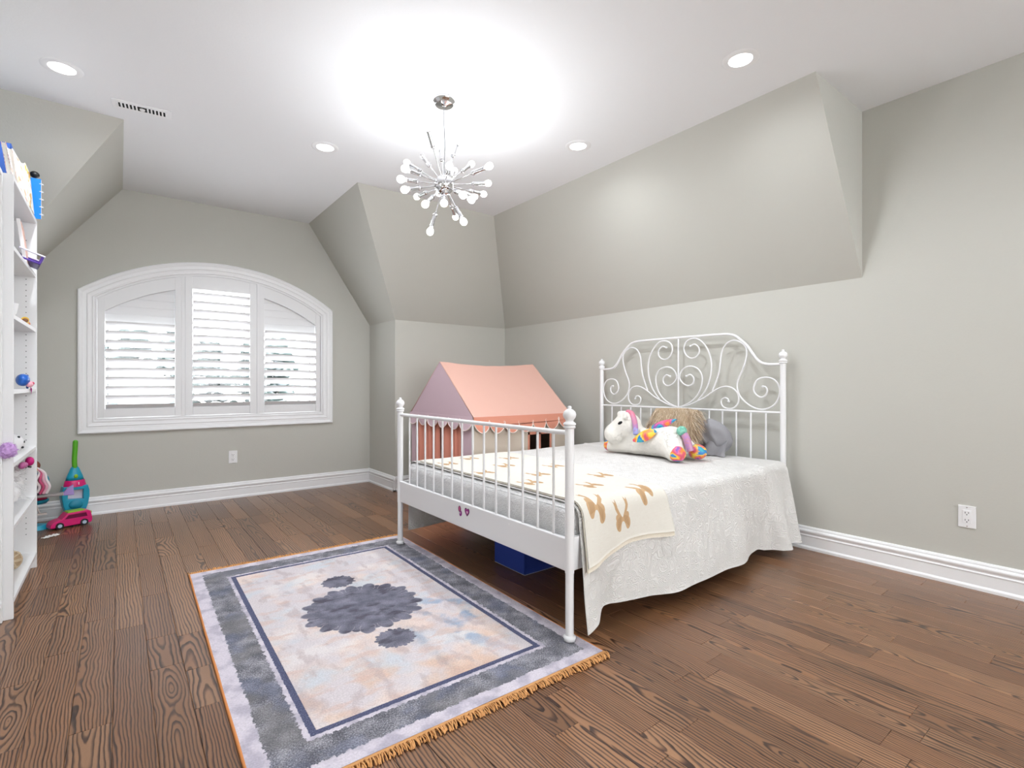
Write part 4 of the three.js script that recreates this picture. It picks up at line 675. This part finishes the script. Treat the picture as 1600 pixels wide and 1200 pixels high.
{
  const y = SH[3] + 0.0005, t = thing('toy_plane', 'blue cartoon toy vehicle with pink and yellow trim on third shelf', 'toy', [-0.415, y, -3.8], 0.1); t.scale.setScalar(0.72);
  obj('body', ball(0, 0.065, 0.06, 0.05, 0.8, 0.9, 1.8), flat(0x1f66c4, 0.35), t); obj('tail_fin', [rod(V(0.02, 0.04, -0.05), V(0.02, 0.09, -0.13), 0.014, 0.008)], flat(0x17325f, 0.4), t);
  obj('stripe', new THREE.TorusGeometry(0.036, 0.009, 8, 24, 4.2).rotateY(Math.PI / 2).translate(0.026, 0.05, -0.09), flat(0xf0c53a, 0.4), t); obj('outer_stripe', new THREE.TorusGeometry(0.05, 0.008, 8, 24, 4.2).rotateY(Math.PI / 2).translate(0.024, 0.05, -0.1), flat(0x1d4f9c, 0.4), t);
  obj('flower', [ball(0.038, 0.035, 0.04, 0.022), ball(0.036, 0.03, 0.08, 0.02)], flat(0xf0aeb9, 0.5), t); obj('heart', ball(0.052, 0.04, 0.04, 0.012), flat(0xd8255c, 0.4), t);
  obj('pennant', new ConvexGeometry([V(0.04, 0.015, 0.02), V(0.04, 0.015, -0.06), V(0.046, -0.045, 0.0), V(0.05, 0.0, 0.02), V(0.05, -0.02, -0.02)]), flat(0xb31e86, 0.4), t);
}
{
  const y = SH[2] + 0.0005, t = thing('white_ball', 'small white decorative ball on the fourth shelf', 'ball', [-0.45, y, -3.72]);
  obj('ball_body', ball(0, 0.05, 0, 0.05), M.white, t); obj('markings', [rod(V(0.046, 0.06, -0.02), V(0.05, 0.056, 0.01), 0.0035), ball(0.03, 0.085, 0.02, 0.006), ball(0.044, 0.03, 0.018, 0.006)], M.dark, t);
}
{
  const y = SH[1] + 0.0005, t = thing('fluffy_toy', 'white fluffy toy with magenta ribbon on the fifth shelf', 'plush toy', [-0.5, y, -3.84]);
  obj('body', sdfGeo((x, yy, z) => smin(capsule(x, yy, z, [0, 0.07, 0.06, 0.068], [0.02, 0.09, -0.05, 0.06]), capsule(x, yy, z, [0.03, 0.16, -0.02, 0.05], [0.02, 0.19, -0.03, 0.045]), 0.03) + 0.014 * noise(x * 24, yy * 24, z * 24) + 0.008 * noise(x * 60, yy * 60, z * 60), [0.01, 0.12, 0], 0.17, 56), S({ color: 0xf3f3f3, roughness: 1 }), t);
  const f = []; for (let i = 0; i < 260; i++) { const a = rnd() * 6.283, h = rr(0.03, 0.22), r = 0.055, p = V(0.02 + Math.cos(a) * r, h, Math.sin(a) * r * 1.5), q = p.clone().add(V(Math.cos(a) * rr(0.02, 0.05), rr(-0.04, 0.01), Math.sin(a) * rr(0.02, 0.06))); f.push(rod(p, q, 0.0022, 0.0004, 4)); }
  obj('fluff', f, S({ color: 0xf3f3f3, roughness: 1 }), t).userData.kind = 'stuff';
  obj('ribbon', [ball(0.085, 0.215, 0.06, 0.03, 0.5, 0.6, 1.8), ball(0.088, 0.21, -0.0, 0.026, 0.5, 0.6, 1.4)], flat(0xc964a2, 0.5), t); obj('rosette', ball(0.1, 0.22, -0.075, 0.028, 0.7, 0.9, 1.1), flat(0xd0187e, 0.45), t); obj('band', rod(V(0.1, 0.2, 0.0), V(0.104, 0.19, -0.06), 0.006), M.dark, t);
}
{
  const t = thing('straw_ball', 'beige woven ball on the bottom shelf', 'ball', [-0.46, SH[0] + 0.0005, -3.72]);
  obj('ball_body', ball(0, 0.05, 0, 0.05, 1, 1, 1.2), flat(0xb39b7c, 0.9), t); const w = []; for (let i = 0; i < 7; i++) w.push(new THREE.TorusGeometry(0.05, 0.004, 6, 28).rotateX(i * 0.9).rotateY(i * 1.3).scale(1, 1, 1.2).translate(0, 0.052, 0)); obj('strands', w, flat(0xd0bda0, 0.9), t);
  const p = thing('pompom', 'lilac fluffy pompom at the left edge on the nearer bookcase', 'pompom', [-0.402, 0.769, -3.2]); p.scale.setScalar(0.6);
  obj('core', sdfGeo((x, y, z) => Math.hypot(x, y, z) - 0.055 + 0.012 * noise(x * 45, y * 45, z * 45), [0, 0, 0], 0.085, 40), flat(0xc79fd6, 1), p); const f = []; for (let i = 0; i < 300; i++) { const d = V(rr(-1, 1), rr(-1, 1), rr(-1, 1)).normalize(); f.push(rod(d.clone().multiplyScalar(0.045), d.clone().multiplyScalar(rr(0.062, 0.072)), 0.002, 0.0006, 4)); } obj('fluff', f, flat(0xcfabdd, 1), p).userData.kind = 'stuff';
}
// ---------------------------------------------------------------- toys on the floor under the window
{
  const teal = flat(0x199ab8, 0.35), pink = flat(0xd81a72, 0.35), green = flat(0x55ad1c, 0.4), lime = flat(0x8fc31e, 0.4);
  const t = thing('toy_vacuum', 'teal and pink toy vacuum cleaner with green handle under the window', 'toy vacuum', [-0.278, 0, -5.235]); t.rotation.order = 'YXZ'; t.rotation.y = 0.28;
  const zs = 0.62, oval = (pts) => lathe(pts, 32).scale(1, 1, zs);
  obj('handle', [tube([V(0, 0.41, 0), V(-0.002, 0.48, 0), V(0.002, 0.56, 0), V(0.004, 0.615, 0)], 0.0165, 24, 14), ball(0.004, 0.615, 0, 0.0165)], green, t);
  obj('upper_body', oval([[0.0001, 0.425], [0.018, 0.425], [0.028, 0.41], [0.05, 0.35], [0.058, 0.318], [0.0001, 0.318]]), teal, t);
  obj('band', oval([[0.058, 0.318], [0.06, 0.32], [0.071, 0.272], [0.069, 0.27]]), pink, t);
  obj('badge', ball(0, 0.352, 0.034, 0.016, 0.8, 1, 0.35), lime, t); obj('switch', rbox(0.012, 0.018, 0.285, 0.305, 0.038, 0.044, 0.002), flat(0xf4dfe8, 0.4), t);
  const ring = (o, i) => { const s = new THREE.Shape(); const prof = (k) => [[0.069 * k, 0.27], [0.078 * k, 0.235], [0.079 * k, 0.19], [0.07 * k, 0.13], [0.052 * k, 0.075]]; const L = prof(1), R = prof(-1).reverse(); s.moveTo(...L[0]); for (const p of L.slice(1)) s.lineTo(...p); for (const p of R) s.lineTo(...p); const h = new THREE.Path(); h.moveTo(-0.05, 0.252); h.lineTo(-0.056, 0.175); h.lineTo(0.05, 0.165); h.lineTo(0.052, 0.252); s.holes.push(h); return s; };
  obj('lower_body', extrude(ring(), 0.06, 0.006).translate(0, 0, -0.03), teal, t);
  obj('dust_window', rbox(-0.054, 0.052, 0.166, 0.252, -0.006, 0.004, 0.002), PH({ color: 0xcfc9d6, roughness: 0.15 }), t);
  obj('front_pocket', ball(0, 0.135, 0.03, 0.05, 0.95, 0.75, 0.4), flat(0x1889a6, 0.4), t);
  obj('foot', rbox(-0.055, 0.055, 0.001, 0.09, -0.035, 0.03, 0.012, 3), teal, t);
  // pink toy car in front
  const c = thing('toy_car', 'pink toy car with lime green roof in front of toy vacuum', 'toy car', [-0.297, 0.001, -5.06], 0.33);
  const body = new THREE.Shape(); body.moveTo(-0.118, 0.018); body.lineTo(0.108, 0.018); body.quadraticCurveTo(0.118, 0.02, 0.118, 0.045); body.lineTo(0.108, 0.095); body.quadraticCurveTo(0.1, 0.104, 0.085, 0.104); body.lineTo(-0.025, 0.1); body.lineTo(-0.058, 0.062); body.quadraticCurveTo(-0.11, 0.055, -0.118, 0.03); body.closePath();
  obj('car_body', new THREE.ExtrudeGeometry(body, { depth: 0.082, bevelEnabled: true, bevelSize: 0.006, bevelThickness: 0.008, bevelSegments: 3, curveSegments: 8 }).translate(0, 0, -0.041), pink, c);
  obj('roof', rbox(-0.022, 0.082, 0.104, 0.116, -0.04, 0.04, 0.005), lime, c);
  for (const s of [-1, 1]) obj('side_window', extrude([[-0.042, 0.066], [0.092, 0.066], [0.084, 0.094], [-0.02, 0.094]], 0.001).translate(0, 0, s > 0 ? 0.0492 : -0.0502), flat(0x6f1440, 0.2), c);
  obj('tail_light', rbox(0.112, 0.125, 0.075, 0.095, -0.03, 0.03, 0.004), lime, c);
  for (const x of [-0.072, 0.072]) for (const s of [-1, 1]) { const w = obj('wheel', rod(V(x, 0.024, s * 0.035), V(x, 0.024, s * 0.056), 0.024, 0.024, 22), flat(0x17171a, 0.6), c); obj('hub_cap', rod(V(x, 0.024, s * 0.056), V(x, 0.024, s * 0.0585), 0.013, 0.013, 16), flat(0xb9c9dc, 0.3), w); }
  // play stand half hidden behind the bookcase
  const p = thing('toy_play_stand', 'teal and pink toy play stand beside the bookcase end', 'toy', [-0.53, 0.001, -5.12], 0.1);
  obj('base', new THREE.CylinderGeometry(0.13, 0.155, 0.03, 32).scale(1, 1, 0.55).translate(-0.03, 0.015, 0.02), teal, p);
  obj('post', rbox(-0.04, 0.005, 0.028, 0.19, -0.02, 0.02, 0.006), teal, p); obj('cross_bar', [rod(V(0.035, 0.19, 0), V(0.06, 0.11, 0.01), 0.005), rbox(0.01, 0.1, 0.096, 0.11, 0, 0.02, 0.004)], flat(0xe9dcd4, 0.5), p);
  obj('tray', lathe([[0.0001, 0.182], [0.1, 0.182], [0.112, 0.2], [0.112, 0.212], [0.0001, 0.212]], 32).scale(1, 1, 0.6), teal, p); obj('tray_top', lathe([[0.0001, 0.24], [0.09, 0.24], [0.1, 0.232], [0.104, 0.212], [0.0001, 0.212]], 32).scale(1, 1, 0.58), flat(0xc41f52, 0.4), p);
  obj('back_disc', rod(V(0.06, 0.345, -0.045), V(0.06, 0.345, -0.06), 0.055, 0.055, 28), teal, p); obj('disc_post', rbox(0.05, 0.07, 0.2, 0.32, -0.058, -0.048, 0.002), teal, p);
  const b = thing('toy_board', 'grey toy board with lilac scoop lying on the play stand', 'toy', [-0.46, 0.2415, -5.04], 0.05);
  obj('plank', rbox(-0.16, 0.13, 0, 0.02, -0.03, 0.03, 0.005), flat(0x9b9594, 0.4), b); obj('scoop', extrude([[0.12, -0.002], [0.185, -0.004], [0.18, 0.062], [0.15, 0.04]], 0.04, 0.004).translate(0, 0.004, -0.02), flat(0xa88fd0, 0.4), b);
  // doll with long hair
  const d = thing('fashion_doll', 'small doll with long pink hair sitting on the toy board', 'doll', [-0.5, 0.262, -5.045]);
  obj('body', sdfGeo((x, y, z) => { let e = capsule(x, y, z, [0, 0.03, 0, 0.034], [0, 0.1, 0, 0.026]); e = smin(e, capsule(x, y, z, [0, 0.1, 0, 0.03], [0, 0.14, 0, 0.02]), 0.02); e = smin(e, capsule(x, y, z, [0, 0.14, 0, 0.012], [0, 0.17, 0, 0.012]), 0.01); e = smin(e, capsule(x, y, z, [0, 0.2, 0, 0.036], [0.004, 0.192, 0.006, 0.03]), 0.012); e = smin(e, capsule(x, y, z, [0.028, 0.135, 0, 0.011], [0.05, 0.06, 0.02, 0.009]), 0.01); e = smin(e, capsule(x, y, z, [-0.028, 0.135, 0, 0.011], [-0.05, 0.06, 0.02, 0.009]), 0.01); return Math.max(e, 0.001 - y); }, [0, 0.12, 0], 0.14, 56), S({ color: 0x8a5a44, roughness: 0.6 }), d);
  obj('dress', lathe([[0.05, 0.002], [0.046, 0.05], [0.034, 0.1], [0.036, 0.135], [0.02, 0.15]], 24), flat(0x1c1c26, 0.5), d); obj('collar', new THREE.TorusGeometry(0.02, 0.008, 8, 20).rotateX(Math.PI / 2).translate(0, 0.155, 0), flat(0x1f63b0, 0.4), d);
  obj('hair', [ball(0, 0.212, -0.006, 0.042, 1, 0.95, 1)], flat(0x8a4b36, 0.6), d);
  const lock = (dx, c, dz = 0) => obj('hair_lock', tube([V(0.02, 0.2, 0.02), V(0.042 + dx * 0.5, 0.16, 0.022), V(0.03 + dx, 0.11, 0.035 + dz), V(0.048 + dx, 0.06, 0.035), V(0.03 + dx, 0.008, 0.03)], 0.0085, 24, 8), c, d);
  lock(0.012, flat(0xd0527e, 0.45)); lock(0.03, flat(0xe6a9bd, 0.45)); lock(-0.008, flat(0xf0e4e6, 0.45), 0.012); lock(0.046, flat(0xf0e4e6, 0.45), -0.008);
  obj('bow', [ball(0.012, 0.19, 0.04, 0.019, 1, 1.2, 0.6)], flat(0xe2b21c, 0.35), d);
  tag(obj('paper_scrap', sheet((u, v) => V(lerp(-0.42, -0.345, u) + 0.01 * Math.sin(v * 5), 0.003 + 0.012 * Math.abs(noise(u * 4, v * 4 + 2)) , lerp(-4.83, -4.76, v) + 0.015 * Math.sin(u * 6)), 14, 10, -0.001), flat(0xf4f2ef, 0.8)), 'crumpled white paper scrap on the floor near toy car', 'paper');
}
renderer.render(scene, camera);
